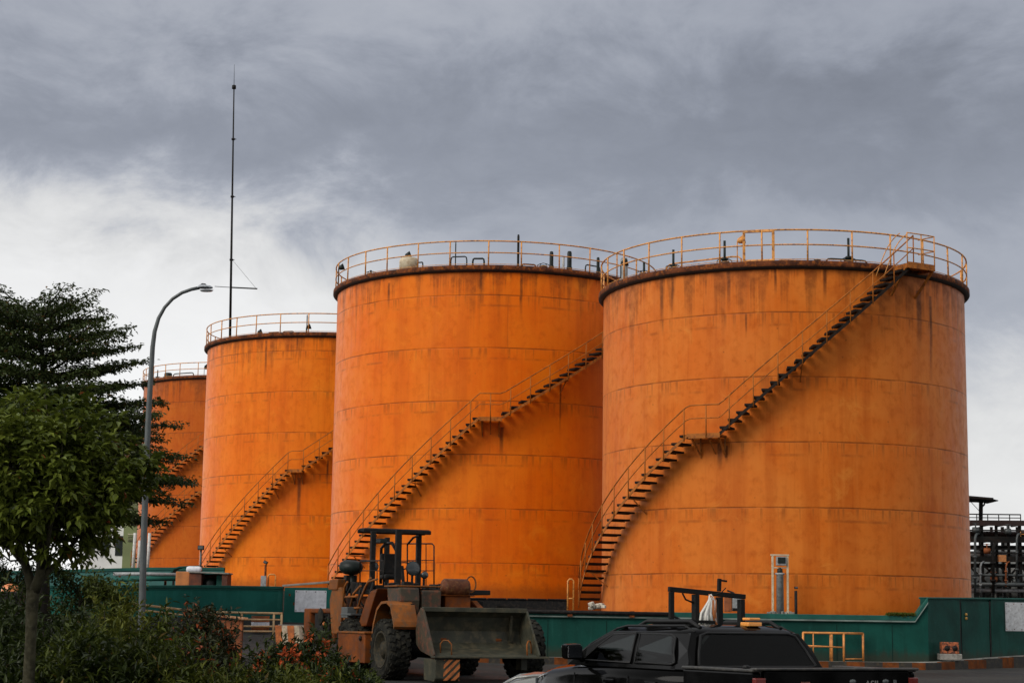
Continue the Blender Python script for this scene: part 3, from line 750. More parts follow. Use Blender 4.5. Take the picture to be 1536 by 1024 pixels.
lamp_post('thin black post with a tiny lamp right of the gauge stand', 1194, 881, 918, 60.75, 4.5, M_black)

# gauge stand in front of the largest tank
def gauge():
    Y = 60.9; b = at(1170, 917, Y); s = Y / F; r = thing('gauge_stand', 'cream frame holding a grey gauge column and lamp before the largest tank', 'gauge stand', (b.x, Y, b.z - .3)); z0 = .3
    X_ = lambda px: at(px, 880, Y).x - b.x
    Zp = lambda py: at(1170, py, Y).z - b.z + z0
    m = MB()
    for px in (1159, 1181.5): m.box((X_(px), 0, Zp(831) / 2), (.065, .08, Zp(831)))
    m.box((X_(1170), 0, Zp(832)), (.62, .1, .05)); m.box((X_(1171), 0, Zp(851)), (.46, .06, .04)); m.build('frame', M_cream, r, bevel=.006)
    m = MB(); m.box((X_(1172), -.02, Zp(841)), (.34, .2, .3)); m.box((X_(1172), -.13, Zp(840)), (.26, .03, .2), None, 1); m.build('lamp_box', [M_grey, M_darkgrn], r, bevel=.015)
    m = MB(); m.lathe([(.02, Zp(861)), (.1, Zp(861)), (.09, Zp(853)), (.05, Zp(852)), (.02, Zp(850))], 14, Matrix.Translation((X_(1170), 0, 0))); m.build('valve_head', M_darkgrn, r)
    m = MB(); m.lathe([(.02, .02), (.13, .02), (.12, Zp(862)), (.16, Zp(861)), (.16, Zp(859)), (.02, Zp(858))], 20, Matrix.Translation((X_(1170), 0, 0))); m.build('gauge_column', M_grey, r)
    m = MB()
    for k in range(7): 
        x = X_(1153 + k * 6); m.box((x, -.05 + .04 * (k % 3), z0 - .1 + .03 * (k % 2)), (.13, .2, .18), Matrix.Rotation(.3 * k, 3, 'Z'))
    m.build('footing', M_conc, r, bevel=.02)
gauge()
r, w, h = small_box('electrical_box', 'grey electrical box with a black base seen through the pickup rack', 'box', 1099, 1112.5, 894, 916, 60.8, .3, M_grey, .03)
m = MB(); m.box((0, -.16, h * .12), (w * 1.04, .05, h * .18)); m.build('base_trim', M_black, r); m = MB(); m.tube([(0, 0, h), (-.1, 0, h + .12), (-.3, .1, h + .2)], .03, 6); m.build('conduit', M_black, r)
r, w, h = small_box('steel_cabinet', 'narrow orange steel cabinet standing beside the grey electrical box', 'cabinet', 1087, 1097.5, 893, 917, 60.9, .25, M_wood, .015)
m = MB(); m.box((-.03, -.128, h * .5), (w * .7, .012, h * .85)); m.build('door', M_wood, r, bevel=.004)

# heap of pale rags at the stair foot
def rubble():
    b = at(893, 910, 61.9); r = thing('rubble_heap', 'small heap of pale rubble at the foot of the largest tank stair', 'rubble', (b.x, 61.9, b.z - .15)); m = MB(); rr = random.Random(3)
    for k in range(9): m.box((rr.uniform(-.3, .3), rr.uniform(-.15, .15), rr.uniform(.02, .26)), (rr.uniform(.1, .2), rr.uniform(.1, .2), rr.uniform(.08, .14)), Matrix.Rotation(rr.uniform(0, 3), 3, 'Z') @ Matrix.Rotation(rr.uniform(-.5, .5), 3, 'X'))
    tag(m.build('lumps', mat('pale_rubble', (.5, .45, .36), .9, var=.3), r, bevel=.02), kind='stuff')
rubble()

# orange pipe cage standing on the pavement
def cage():
    zb_ = Z0 + .0; Y0, Y1 = 58.9, 59.7; A, B, C, D = at(1205, 992, Y0), at(1266, 992, Y0), at(1295, 992, Y1), at(1246, 992, Y1)
    zt_ = at(1250, 949, 59).z; r = thing('pipe_barrier', 'orange pipe cage barrier standing on the kerb behind the pickup', 'barrier', (A.x, Y0, zb_)); o = Vector((A.x, Y0, 0))
    P_ = [Vector((p.x, y, 0)) - o for p, y in ((A, Y0), (B, Y0), (C, Y1), (D, Y1))]; h = zt_ - zb_
    m = MB(); M_ = mat('bright_orange_pipe', (.62, .235, .05), .5, var=.2, scale=5, col2=(.3, .1, .03), amt=.5)
    for p in P_: m.tube([p, p + Vector((0, 0, h))], .036, 8)
    m.tube([p + Vector((0, 0, h)) for p in P_], .036, 8, closed=True); m.build('frame', M_, r)
    m = MB(); u = Vector((0, 0, 1))
    m.tube([P_[0] + u * h * .55, P_[1] + u * h * .5], .022, 6); m.tube([P_[1] + u * .08, P_[2] + u * .08], .022, 6); m.tube([P_[3] + u * h * .5, P_[0] + u * h * .5], .018, 6)
    m.tube([(P_[0] + P_[1]) / 2 * .5 + u * h, (P_[0] + P_[1]) / 2 * .5 + u * .1], .02, 6)
    p = P_[1] + Vector((-.35, .2, 0)); m.tube([p, p + u * h], .034, 8); m.build('brace', M_, r)
cage()
# rusty block on a concrete pad
p = at(1420, 985, 60.6); p.y = 60.2; r = thing('junction_box', 'rusty orange square box on a concrete pad against the green wall', 'junction box', (p.x, 60.2, p.z))
m = MB(); m.box((0, 0, .02), (.72, .5, .2)); m.build('concrete_pad', M_conc, r, bevel=.02)
m = MB(); m.b2((-.28, -.18, .122), (.28, .18, .5)); m.build('box_body', mat('rust_red_steel', (.34, .09, .028), .7, var=.35, scale=5, col2=(.03, .012, .008), amt=.9, thresh=(.46, .56)), r, bevel=.02)
m = MB()
for x in (-.12, .14): m.lathe([(.0, .0), (.09, .0), (.09, .012), (.0, .013)], 14, Matrix.Translation((x, -.181, .3)) @ Matrix.Rotation(PI / 2, 4, 'X'))
m.build('knockout', M_black, r)

# ------------------------------------------------------------------ left side clutter
def rail_left():
    Y = 57.5; b = at(190, 950, Y); zb_ = gz(b.x, Y); o = Vector((b.x, Y, zb_)); r = thing('guard_rail', 'low cream and orange pipe rail along the green wall at left', 'guard rail', o)
    M_ = mat('cream_orange_pipe', (.5, .33, .16), .55, var=.25, scale=3, col2=(.42, .15, .04), amt=.8)
    q = lambda px, py, dy=0.: at(px, py, Y + dy) - o
    m = MB(); m.tube([q(150, 898), q(190, 904), q(300, 917), q(362, 918.5), q(424, 919.5)], .035, 8); m.build('top_bar', M_, r)
    m = MB(); m.tube([q(150, 906), q(190, 911.5), q(250, 919), q(300, 925)], .03, 6); m.tube([q(358, 928.5), q(421, 929)], .028, 6); m.tube([q(355, 938.5), q(424, 939)], .028, 6); m.tube([q(350, 946), q(424, 946.5)], .028, 6); m.build('lower_bar', M_, r)
    m = MB()
    for px, t_ in ((190, 904), (250, 911), (300, 917), (363, 918.5), (411, 919), (422.5, 919)):
        e = q(px, t_); m = MB(); m.tube([(e.x, e.y, -.1), e], .034, 8); m.build('post', M_, r)
rail_left()
def barrier_block():
    Y = 56.; b = at(438, 965, Y); r = thing('barrier_block', 'orange and white striped block leaning beside the loader rear', 'barrier', (b.x, Y, b.z - .03), R(-24))
    MO = mat('barrier_orange_paint', (.5, .14, .03), .7, var=.3, scale=4, col2=(.2, .07, .03), amt=.6); MW = mat('barrier_white_paint', (.5, .42, .3), .7, var=.25, scale=4, col2=(.3, .12, .04), amt=.5)
    m = MB(); h = .58; x = -.42
    for i, w in enumerate((.24, .2, .24, .18)):
        m.prism([(x, 0), (x + w - .001, 0), (x + w - .07, h), (x - .069, h)], .5, None, i % 2); x += w
    m.build('block', [MO, MW], r, bevel=.012)
    m = MB(); m.b2((-.4, -.2, h), (.3, .2, h + .03)); m.build('top_slab', M_conc, r, bevel=.01)
barrier_block()
def drum(label, px, py0, py1, Y, rad, mts, band=True):
    b = at(px, py1, Y); h = at(px, py0, Y).z - b.z; r = thing('steel_drum', label, 'drum', (b.x, Y, b.z))
    m = MB(); m.lathe([(.01, 0), (rad, 0), (rad, h * .32), (rad * 1.04, h * .34), (rad, h * .36), (rad, h * .65), (rad * 1.04, h * .67), (rad, h * .69), (rad, h - .02), (rad * 1.03, h), (rad * .92, h), (rad * .9, h - .02), (.01, h - .02)], 24); m.build('barrel', mts[0], r)
    if band: m = MB(); m.lathe([(rad * 1.012, h * .4), (rad * 1.012, h * .62)], 24); m.build('painted_band', mts[1], r)
drum('orange drum with a pale band behind the cream rail', 390, 923, 948, 60.3, .3, (M_wood, M_white))
def skip():
    Y = 50.; b = at(340, 982, Y); zg = b.z - .25; r = thing('waste_skip', 'rust red steel bin with a buckled lid half hidden by shrubs', 'bin', (b.x, Y, zg), R(8)); h = at(340, 929, Y).z - zg
    m = MB(); m.b2((-.6, -.4, 0), (.42, .5, h)); 
    for x in (-.55, -.1, .37): m.b2((x - .035, -.43, 0), (x + .035, -.401, h - .02))
    m.build('bin_body', M_wood, r, bevel=.015)
    m = MB(); rt = Matrix.Rotation(R(5), 3, 'Y'); m.box((-.2, .0, h + .1), (1.5, 1., .06), rt); m.box((-.75, -.1, h + .16), (.5, .8, .05), Matrix.Rotation(R(-7), 3, 'Y')); m.build('lid', mat('sun_bleached_lid', (.45, .2, .08), .7, var=.35, scale=3, col2=(.5, .42, .32), amt=.7), r, bevel=.01)
skip()
def cabin():
    Y = 70.; b = at(303, 882, Y); z0 = b.z - .5; r = thing('site_shelter', 'small rusty brown open shelter with an orange end behind the left wall', 'shelter', (b.x, Y, z0), 0)
    X_ = lambda px: at(px, 870, Y).x - b.x
    h = at(300, 859.5, Y).z - z0; MBn = mat('brown_rusty_steel', (.11, .03, .012), .8, var=.4, scale=3, col2=(.04, .015, .01), amt=.7)
    m = MB(); m.b2((X_(285), .75, 0), (X_(342), .8, h)); m.b2((X_(334), -.2, 0), (X_(342), .75, h)); m.b2((X_(285), -.2, 0), (X_(303), .75, h)); m.build('shelter_wall', MBn, r)
    m = MB(); m.box(((X_(284) + X_(344)) / 2, .28, h + .03), (X_(344) - X_(284), 1.1, .05), Matrix.Rotation(R(1.5), 3, 'Y')); m.build('shelter_roof', M_conc, r)
    m = MB(); m.b2((X_(264), -.1, 0), (X_(284.6), .7, h + .06)); m.build('orange_end_box', mat('faded_orange_panel', (.42, .15, .04), .7, var=.25), r, bevel=.02)
    m = MB(); m.b2((X_(324), .1, 0), (X_(333.5), .5, h * .96)); m.build('green_locker', M_green2, r, bevel=.02)
    m = MB(); m.lathe([(.01, 0), (.3, 0), (.3, h * .7), (.22, h * .82), (.01, h * .85)], 16, Matrix.Translation((X_(313), .35, 0))); m.build('dark_tank', M_darkgrn, r)
cabin()
def pipes_left():
    Y = 72.
    for lab, y0, y1, rad in (('upper grey pipe run behind the left green wall', 860.5, 861.5, .07), ('lower dark green pipe run behind the left green wall', 869, 867, .1)):
        a, b = at(170, y0, Y), at(268, y1, Y); r = thing('pipe_run', lab, 'pipe', a); m = MB(); d = b - a
        m.tube([(0, 0, 0), d * .5 + Vector((0, 0, .02)), d], rad, 8); m.build('pipe', M_grey if rad < .08 else M_green2, r)
        for f in (.1, .45, .8): m = MB(); m.bar(d * f + Vector((0, 0, -1)), d * f + Vector((0, 0, -rad)), .08); m.build('support', M_rim, r)
    b = at(287, 862, 74); r = thing('storage_cylinder', 'white gas cylinder lying under a dark green lean-to', 'cylinder', b); m = MB(); m.lathe([(.01, -.32), (.1, -.3), (.14, -.22), (.14, .22), (.1, .3), (.01, .32)], 16, Matrix.Translation((.1, 0, .22)) @ Matrix.Rotation(PI / 2, 4, 'Y')); m.build('vessel', M_white, r)
    m = MB(); m.bar((-.15, 0, -.9), (-.15, 0, .1), .06); m.bar((.3, 0, -.9), (.3, 0, .1), .06); m.build('cradle', M_black, r)
    a = at(258, 851, 75); r = thing('lean_to_roof', 'dark green curved lean-to roof behind the left wall', 'roof', a - Vector((0, 0, 1.))); m = MB()
    path = [(0, 0, .7), (.15, 0, .95), (.4, 0, 1.03), (1.2, 0, 1.08)]
    for (p, q) in zip(path, path[1:]): m.bar(p, q, .9, .05, up=(0, 0, 1))
    m.build('roof_sheet', M_green2, r); m = MB(); m.bar((.03, .3, -1), (.03, .3, .75), .08); m.bar((1.15, .3, -1), (1.15, .3, 1.05), .08); m.build('post', M_black, r)
pipes_left()
a = at(424, 879, 63.3); b = at(500, 873, 63.3); r = thing('timber_plank', 'pale weathered plank lying along the top of the green wall', 'plank', a); m = MB(); m.bar((0, 0, .02), (b - a) + Vector((0, 0, .02)), .22, .07); m.build('plank', mat('grey_timber', (.34, .3, .25), .8, var=.3), r, bevel=.01)
def orange_hump():
    Y = 44.; b = at(15, 893, Y); r = thing('covered_machine', 'low dark machine with a rounded orange cover at the far left', 'machine', (b.x, Y, gz(b.x, Y))); h = b.z - gz(b.x, Y) + .1
    m = MB(); m.b2((-.35, -.3, .1), (.3, .3, h)); m.tube([(-.3, -.34, .12), (-.3, -.26, .12)], .16, 12); m.build('engine_body', M_black, r, bevel=.03)
    m = MB(); m.lathe([(.19, 0), (.185, .05), (.15, .13), (.07, .17), (.01, .18)], 20, Matrix.Translation((0, 0, h)) @ Matrix.Diagonal((1.15, 1, 1.05, 1))); m.build('rounded_cover', mat('orange_plastic', (.62, .2, .06), .4, var=.2), r)
    m = MB(); m.tube([(-.3, 0, h * .6), (-.45, 0, h * .95), (-.55, 0, h)], .03, 6); m.build('handle', M_galv, r)
orange_hump()

# ------------------------------------------------------------------ street lamp
def street_lamp():
    Y = 46.; b = at(211, 960, Y); zg = gz(b.x, Y); r = thing('street_lamp', 'grey street lamp with a long curved arm before the left trees', 'street lamp', (b.x, Y, zg)); o = Vector((b.x, Y, zg))
    pts = [(213, 915), (216, 800), (219.5, 700), (223, 620), (226.5, 560), (229, 520), (232, 497), (238, 477), (247, 461), (259, 448), (273, 439), (287, 434), (299, 431.5)]
    P_ = [Vector((0, 0, -.2))] + [Vector(((W(x, y, Y) - o).x, 0, (W(x, y, Y) - o).z)) for x, y in pts]; P_[0].x = P_[1].x - .02
    n = len(P_); m = MB(); m.tube(P_, [.095 - .05 * min(1, i / 9) for i in range(n)], 12); m.tube([P_[0], P_[0] + Vector((0, 0, .9))], .12, 12); m.build('pole', M_galv, r)
    e = P_[-1]; f = Vector(((W(319, 430.5, Y) - o).x, 0, (W(319, 430.5, Y) - o).z)); d = f - e; M4 = Matrix.Translation(e)
    ang = math.atan2(d.z, d.x); rt = Matrix.Translation(e + Vector((0, 0, -.01))) @ Matrix.Rotation(-ang + .05, 4, 'Y')
    def sec(x, w, zt_, zb_): return [rt @ Vector((x, w * math.cos(t), (zt_ if math.sin(t) > 0 else -zb_) * math.sin(t))) for t in [2 * PI * k / 12 for k in range(12)]]
    Ld = d.length
    m = MB(); m.loft([sec(-.06, .03, .03, .03), sec(0, .1, .09, .06), sec(Ld * .35, .15, .1, .075), sec(Ld * .8, .13, .06, .07), sec(Ld, .04, .02, .03)]); h = m.build('lamp_head', mat('lamp_housing', (.3, .32, .34), .35, var=.1), r)
    m = MB(); m.lathe([(.01, -.05), (.1, -.035), (.13, .0)], 16, rt @ Matrix.Translation((Ld * .55, 0, -.055)) @ Matrix.Diagonal((1.4, .9, 1, 1))); m.build('lens', mat('lamp_glass', (.55, .58, .6), .15, var=.05), h)
    m = MB(); m.loft([[p + Vector((0, 0, .07)) for p in sec(x, w, z, .01)] for x, w, z in ((Ld * .05, .03, .02), (Ld * .2, .07, .06), (Ld * .45, .05, .05), (Ld * .52, .01, .02))]); m.build('photo_cell', M_black, h)
street_lamp()

# ------------------------------------------------------------------ pipe rack beyond the wall on the right
def rack():
    Y = 86.; s = Y / F; b = at(1500, 890, Y); z0 = gz(b.x, Y); o = Vector((b.x, Y, z0)); r = thing('pipe_rack', 'dark rusty steel pipe rack with bracing beyond the wall at right', 'pipe rack', o)
    q = lambda px, py, dy=0.: Vector((at(px, py, Y).x - o.x, dy, at(px, py, Y).z - o.z))
    MK = mat('dark_rusty_steel', (.010, .010, .009), .75, spec=.2, var=.5, scale=2, col2=(.04, .02, .012), amt=.5); MR = mat('red_brown_steel', (.03, .012, .008), .7, var=.4, scale=2, col2=(.03, .012, .01), amt=.5)
    for dy in (0, 3.):
        for px in (1447, 1472, 1494, 1512, 1529, 1552, 1590):
            m = MB(); e = q(px, 785, dy); w = .2 if px in (1472, 1529, 1590) else .12
            m.bar((e.x, dy, 0), e, w, .12); m.build('column', MK, r)
    for name, y0, y1, mt in (('girder', 780, 788, MR), ('girder', 804, 813, MK), ('girder', 834, 842, MK), ('tie_beam', 794, 796, MK), ('tie_beam', 822, 824, MK), ('tie_beam', 828, 829.5, MK)):
        for dy in (-.18,):
            m = MB(); p = (q(1440, y0) + q(1440, y1)) / 2; e = (q(1610, y0 + 1) + q(1610, y1 + 1)) / 2; hh = abs(q(1440, y0).z - q(1440, y1).z)
            m.bar((p.x, dy, p.z), (e.x, dy, e.z), .14, hh) ; m.build(name, mt, r)
    m = MB()
    for px in range(1448, 1600, 24):
        for y in (783, 808, 837): m.bar(q(px, y, -.1), q(px, y, 3.1), .1, .14)
    m.build('cross_beam', MK, r)
    for y, dy, rad, mt in ((799.5, .4, .13, MR), (799, 1., .1, M_wood), (798, 1.6, .14, M_galv), (819, .6, .09, MK), (817.5, 1.5, .07, M_galv), (830, .8, .16, M_grey), (829, 2.2, .18, M_galv), (847, .5, .1, MK), (862, -.4, .06, M_galv), (876, -.5, .1, M_galv), (885, -.3, .09, M_grey)):
        m = MB(); m.tube([q(1440, y, dy), q(1530, y + .7, dy), q(1610, y + 1.2, dy)], rad, 8); m.build('pipe', mt, r)
    for a_, b_ in (((1450, 845), (1494, 888)), ((1494, 845), (1452, 888)), ((1474, 846), (1514, 886)), ((1529, 846), (1495, 886)), ((1497, 846), (1529, 882)), ((1552, 845), (1531, 880)), ((1512, 858), (1526, 878)), ((1531, 846), (1552, 884))):
        m = MB(); m.bar(q(*a_, -.06), q(*b_, -.06), .07, .09); m.build('diagonal_brace', MK, r)
    for x0_, y0_, y1_, rad, mt in ((1458, 800, 889, .06, M_galv), (1466, 842, 889, .045, M_grey), (1485, 815, 889, .08, MK), (1520, 800, 872, .05, M_galv), (1536, 812, 889, .07, M_grey), (1504, 842, 880, .04, M_wood)):
        m = MB(); a = q(x0_, y1_, -.55); t_ = q(x0_, y0_, -.55); m.tube([a, t_ - Vector((0, 0, .25)), t_ + Vector((.06, .05, -.08)), t_ + Vector((.25, .3, 0)), t_ + Vector((.3, 1.2, 0))], rad, 8)
        for f in (.25, .6): c_ = a * (1 - f) + t_ * f; m.lathe([(rad, -.04), (rad * 1.8, -.04), (rad * 1.8, .04), (rad, .04)], 12, Matrix.Translation(c_))
        m.build('riser_pipe', mt, r)
    for px0, px1, y_ in ((1447, 1529, 771), (1529, 1600, 796)):
        m = MB(); m.tube([q(px0, y_, -.2), q(px1, y_ + .8, -.2)], .03, 6); m.tube([q(px0, y_ + 5, -.2), q(px1, y_ + 5.8, -.2)], .022, 6)
        for k in range(6): e = q(px0 + (px1 - px0) * k / 5, y_, -.2); m.tube([e, e - Vector((0, 0, .42))], .025, 6)
        m.build('walkway_rail', MK if y_ < 780 else M_rail, r)
    for px, py in ((1461, 795), (1478, 826), (1509, 797), (1545, 826), (1488, 868), (1521, 872)):
        m = MB(); c_ = q(px, py, -.3); m.lathe([(.03, -.16), (.14, -.14), (.14, .14), (.03, .16)], 12, Matrix.Translation(c_) @ Matrix.Rotation(PI / 2, 4, 'Y')); m.tube([c_, c_ + Vector((0, 0, .3))], .035, 6); m.lathe([(.14, -.015), (.16, 0), (.14, .015)], 14, Matrix.Translation(c_ + Vector((0, 0, .32)))); m.build('valve', M_galv if px % 2 else M_wood, r)
    # roof of the small watch shelter on top
    m = MB(); m.bar(q(1440, 746.5, -.5) + Vector((0, .5, 0)), q(1481, 750, -.5) + Vector((0, .5, 0)), 2.2, .1, up=(0, 0, 1)); m.bar(q(1481, 750.5, 0), q(1489, 752.5, 0), 2., .04); m.build('shelter_roof', MK, r)
    m = MB(); m.bar(q(1471, 782), q(1471.5, 749), .16); m.tube([q(1472.5, 760), q(1476, 757), q(1478, 752)], .04, 6); m.tube([q(1456, 752), q(1470, 767)], .015, 5); m.tube([q(1450, 752), q(1470, 752.5)], .03, 5); m.bar(q(1450, 782), q(1450, 748), .1); m.build('shelter_post', MK, r)
    m = MB(); m.box(q(1500, 837.5, -.35), (.36, .2, .32)); m.build('orange_panel', mat('pale_orange_panel', (.55, .22, .07), .6), r, bevel=.01)
    # plant behind: horizontal vessels and ducts
    for px, py, ln, rad, Yb in ((1464, 862, 2.6, 1.1, 96), (1505, 858, 3.0, 1.25, 97), (1550, 866, 3.0, 1.1, 96)):
        c = at(px, py, Yb); t = thing('process_vessel', {1464: 'grey horizontal vessel behind the rack nearest the largest tank', 1505: 'grey horizontal vessel in the middle behind the pipe rack', 1550: 'grey horizontal vessel behind the rack at the right edge'}[px], 'vessel', (c.x, Yb, gz(c.x, Yb)), R(25), 'vessels behind the pipe rack')
        zc_ = c.z - gz(c.x, Yb)
        m = MB(); m.lathe([(.01, -ln / 2 - .35), (rad * .6, -ln / 2 - .28), (rad * .95, -ln / 2), (rad, -ln / 2 + .1), (rad, ln / 2 - .1), (rad * .95, ln / 2), (rad * .6, ln / 2 + .28), (.01, ln / 2 + .35)], 28, Matrix.Translation((0, 0, zc_)) @ Matrix.Rotation(PI / 2, 4, 'Y')); m.build('vessel_shell', mat('dull_vessel_paint', (.11, .115, .11), .6, var=.35, scale=1.5, col2=(.05, .04, .03), amt=.7), t)
        m = MB()
        for x in (-ln * .3, ln * .3): m.b2((x - .12, -.6, 0), (x + .12, .6, zc_ - rad * .6))
        m.build('saddle', M_conc, t)
        m = MB(); m.lathe([(.01, 0), (.2, 0), (.2, .4), (.28, .4), (.28, .48), (.01, .5)], 14, Matrix.Translation((.2, 0, zc_ + rad - .05))); m.build('manhole', M_grey, t)
    c = at(1500, 880, 90); t = thing('pump_skid', 'pump skid with grey motor at the foot of the pipe rack', 'pump', (c.x + .6, 83.2, gz(c.x, 83.2)))
    zz_ = at(1515, 888, 83.2).z - gz(c.x, 83.2); m = MB(); m.b2((-.9, -.4, 0), (.9, .4, zz_)); m.build('skid_base', MK, t, bevel=.02)
    m = MB(); m.lathe([(.01, -.4), (.2, -.38), (.24, -.3), (.24, .3), (.2, .38), (.01, .4)], 18, Matrix.Translation((-.3, 0, zz_ + .25)) @ Matrix.Rotation(PI / 2, 4, 'Y')); m.build('motor', M_grey, t)
    m = MB(); m.lathe([(.01, -.1), (.28, -.08), (.28, .08), (.01, .1)], 18, Matrix.Translation((.35, 0, zz_ + .28)) @ Matrix.Rotation(PI / 2, 4, 'X')); m.tube([(.35, 0, zz_ + .4), (.35, 0, zz_ + .8), (.8, 0, zz_ + .85)], .07, 8); m.build('pump_casing', M_wood, t)
    # dark shed behind everything closes the view at ground level
    c = at(1545, 880, 118); t = thing('process_shed', 'long dark open shed far behind the pipe rack', 'shed', (c.x, 118, gz(c.x, 118))); h = at(1545, 843, 118).z - gz(c.x, 118)
    m = MB(); m.b2((-8, 0, 0), (8, .2, h - .5)); m.build('back_wall', mat('shed_cladding', (.055, .058, .055), .8, var=.4, scale=.6), t)
    m = MB(); m.prism([(-8.6, h - .6), (8.6, h - .6), (8.6, h - .45), (-8.6, h - .45)], 5, Matrix.Translation((0, -1.8, 0)), 0); m.build('shed_roof', mat('shed_roof_sheet', (.12, .13, .125), .6, var=.3), t)
    for k in range(9): m = MB(); m.b2((-8 + 2 * k - .1, -4, 0), (-8 + 2 * k + .1, -3.8, h - .6)); m.build('shed_post', MK, t)
rack()

# ------------------------------------------------------------------ building far behind on the left
def far_building():
    Y = 172.; s = Y / F; c = at(190, 850, Y); z0 = gz(c.x, Y) - .5; r = thing('plant_building', 'pale green and cream industrial building beyond the trees at left', 'building', (c.x, Y, z0))
    X_ = lambda px: at(px, 740, Y).x - c.x
    Zp = lambda py: at(190, py, Y).z - z0
    MG = mat('pale_green_cladding', (.16, .19, .075), .75, var=.2, scale=.4); MC = mat('cream_render', (.5, .44, .34), .8, var=.12, scale=.5); ML = mat('louvre_metal', (.34, .3, .22), .6)
    m = MB(); m.b2((X_(188), 0, 0), (X_(240), 10, Zp(650))); m.build('tower_wall', MG, r)
    m = MB(); m.b2((X_(211), -.3, Zp(672)), (X_(240), -.003, Zp(640))); m.b2((X_(213), -.25, 0), (X_(217), -.003, Zp(672))); m.build('cream_bay', MC, r)
    m = MB(); m.b2((X_(187), -.5, Zp(651)), (X_(241), 10.5, Zp(647))); m.build('roof_slab', M_green2, r)
    for y in (660, 682, 705, 728, 752, 776, 800):
        f = MB(); f.b2((X_(195), -.12, Zp(y + 11)), (X_(210), -.004, Zp(y))); w = f.build('louvre_window', ML, r)
        b_ = MB()
        for k in range(4): b_.box(((X_(195) + X_(210)) / 2, -.16, Zp(y + 2 + k * 2.4)), (X_(210) - X_(195), .1, .05), Matrix.Rotation(.5, 3, 'X'))
        b_.build('louvre_blade', MG, w)
    m = MB(); m.b2((X_(118), 2, 0), (X_(187.6), 9, Zp(778))); m.build('hall_wall', mat('white_render', (.66, .66, .64), .8, var=.1, scale=.6), r)
    m = MB(); m.b2((X_(116), 1.6, Zp(778)), (X_(187.6), 9.4, Zp(774))); m.build('hall_roof', M_conc, r)
    for px in (128, 150, 170): 
        f = MB(); f.b2((X_(px), 1.93, Zp(832)), (X_(px + 11), 1.996, Zp(802))); f.build('hall_window', M_darkgrn, r)
far_building()
# pale pipes standing at the foot of the darkest tank stair
b = at(206, 848, 122); r = thing('standing_pipes', 'bundle of pale upright pipes at the foot of the farthest tank', 'pipes', (b.x, 122, b.z - .8))
for k in range(4): m = MB(); m.tube([(k * .32 - .3, .1 * (k % 2), 0), (k * .32 - .25, .1 * (k % 2), 3.0 - .5 * (k % 3))], .1, 8); m.build('pipe', M_lgrey, r)
# ------------------------------------------------------------------ wheel loader
def wheel_mesh(rad, wid, lugs=22):
    """tyre with block tread, axis along local y, centre at origin"""
    MX = Matrix.Rotation(PI / 2, 4, 'X')
    m = MB(); w = wid / 2; ri = rad * .56
    m.lathe([(ri, -w * .8), (ri + .04, -w * .95), (rad * .8, -w), (rad * .93, -w * .93), (rad * .965, -w * .8), (rad * .97, 0), (rad * .965, w * .8), (rad * .93, w * .93), (rad * .8, w), (ri + .04, w * .95), (ri, w * .8)], 48, MX)
    for r_ in (.66, .72, .86): 
        for s in (-1, 1): m.lathe([(rad * r_, s * w * .965), (rad * (r_ + .012), s * w * 1.02), (rad * (r_ + .024), s * w * .965)], 48, MX)
    for k in range(lugs):
        for s in (-1, 1):
            for t, off in ((.22, .0), (.66, .5)):
                a = 2 * PI * (k + off * .6 + (.5 if s > 0 else 0)) / lugs
                rt = Matrix.Rotation(a, 3, 'Y') @ Matrix.Rotation(s * .35, 3, 'Z')
                m.box(rt @ Vector((0, 0, rad * .972)) + Vector((0, s * w * t, 0)), (2 * PI * rad / lugs * .62, w * .4, rad * .07), rt, 0, .85)
            a = 2 * PI * (k + .25) / lugs; rt = Matrix.Rotation(a, 3, 'Y') @ Matrix.Rotation(s * .95, 3, 'X')
            m.box(Matrix.Rotation(a, 3, 'Y') @ Vector((0, s * w * .9, rad * .91)), (2 * PI * rad / lugs * .5, w * .3, rad * .05), rt)
    return m
def rim_mesh(rad, wid, side):
    MX = Matrix.Rotation(PI / 2, 4, 'X'); w = wid / 2; ri = rad * .56; m = MB(); s = -side
    m.lathe([(ri + .035, s * w * .93), (ri + .03, s * w * .99), (ri - .01, s * w * .97), (ri - .05, s * w * .6), (ri * .62, s * w * .42), (ri * .5, s * w * .42), (ri * .46, s * w * .75), (ri * .3, s * w * .86), (.005, s * w * .88)], 36, MX)
    for k in range(10):
        a = 2 * PI * k / 10; m.lathe([(.024, 0), (.024, .035), (.001, .04)], 6, Matrix.Translation((ri * .56 * math.cos(a), side * w * .42, ri * .56 * math.sin(a))) @ Matrix.Rotation(PI / 2 * (1 if side < 0 else -1), 4, 'X'))
    return m

M_tyre = mat('dusty_tyre_rubber', (.012, .012, .010), .85, spec=.15, var=.4, scale=4, col2=(.045, .04, .027), amt=.7, bump=.2)
M_lrim = mat('worn_rim_paint', (.022, .02, .013), .7, spec=.2, var=.4, scale=6, col2=(.07, .05, .024), amt=.7)
M_lor = mat('loader_orange_paint', (.15, .038, .005), .7, spec=.18, var=.35, scale=2.2, col2=(.09, .035, .016), amt=.8, bump=.15, thresh=(.44, .64))
M_lor2 = mat('loader_faded_orange', (.20, .062, .010), .65, spec=.2, var=.3, scale=2.5, col2=(.1, .06, .03), amt=.75, thresh=(.46, .66))
M_olive = mat('oily_olive_steel', (.03, .022, .009), .65, var=.4, scale=2.4, col2=(.13, .035, .012), amt=.85, bump=.2)
M_bucket = mat('bucket_steel', (.036, .036, .024), .6, spec=.25, var=.35, scale=1.6, col2=(.10, .08, .045), amt=.6, bump=.2)
M_lblk = mat('loader_black', (.005, .005, .0045), .6, spec=.22, var=.5, scale=4, col2=(.028, .017, .01), amt=.5)
M_glassy = mat('lamp_lens', (.03, .035, .036), .2, var=.2)
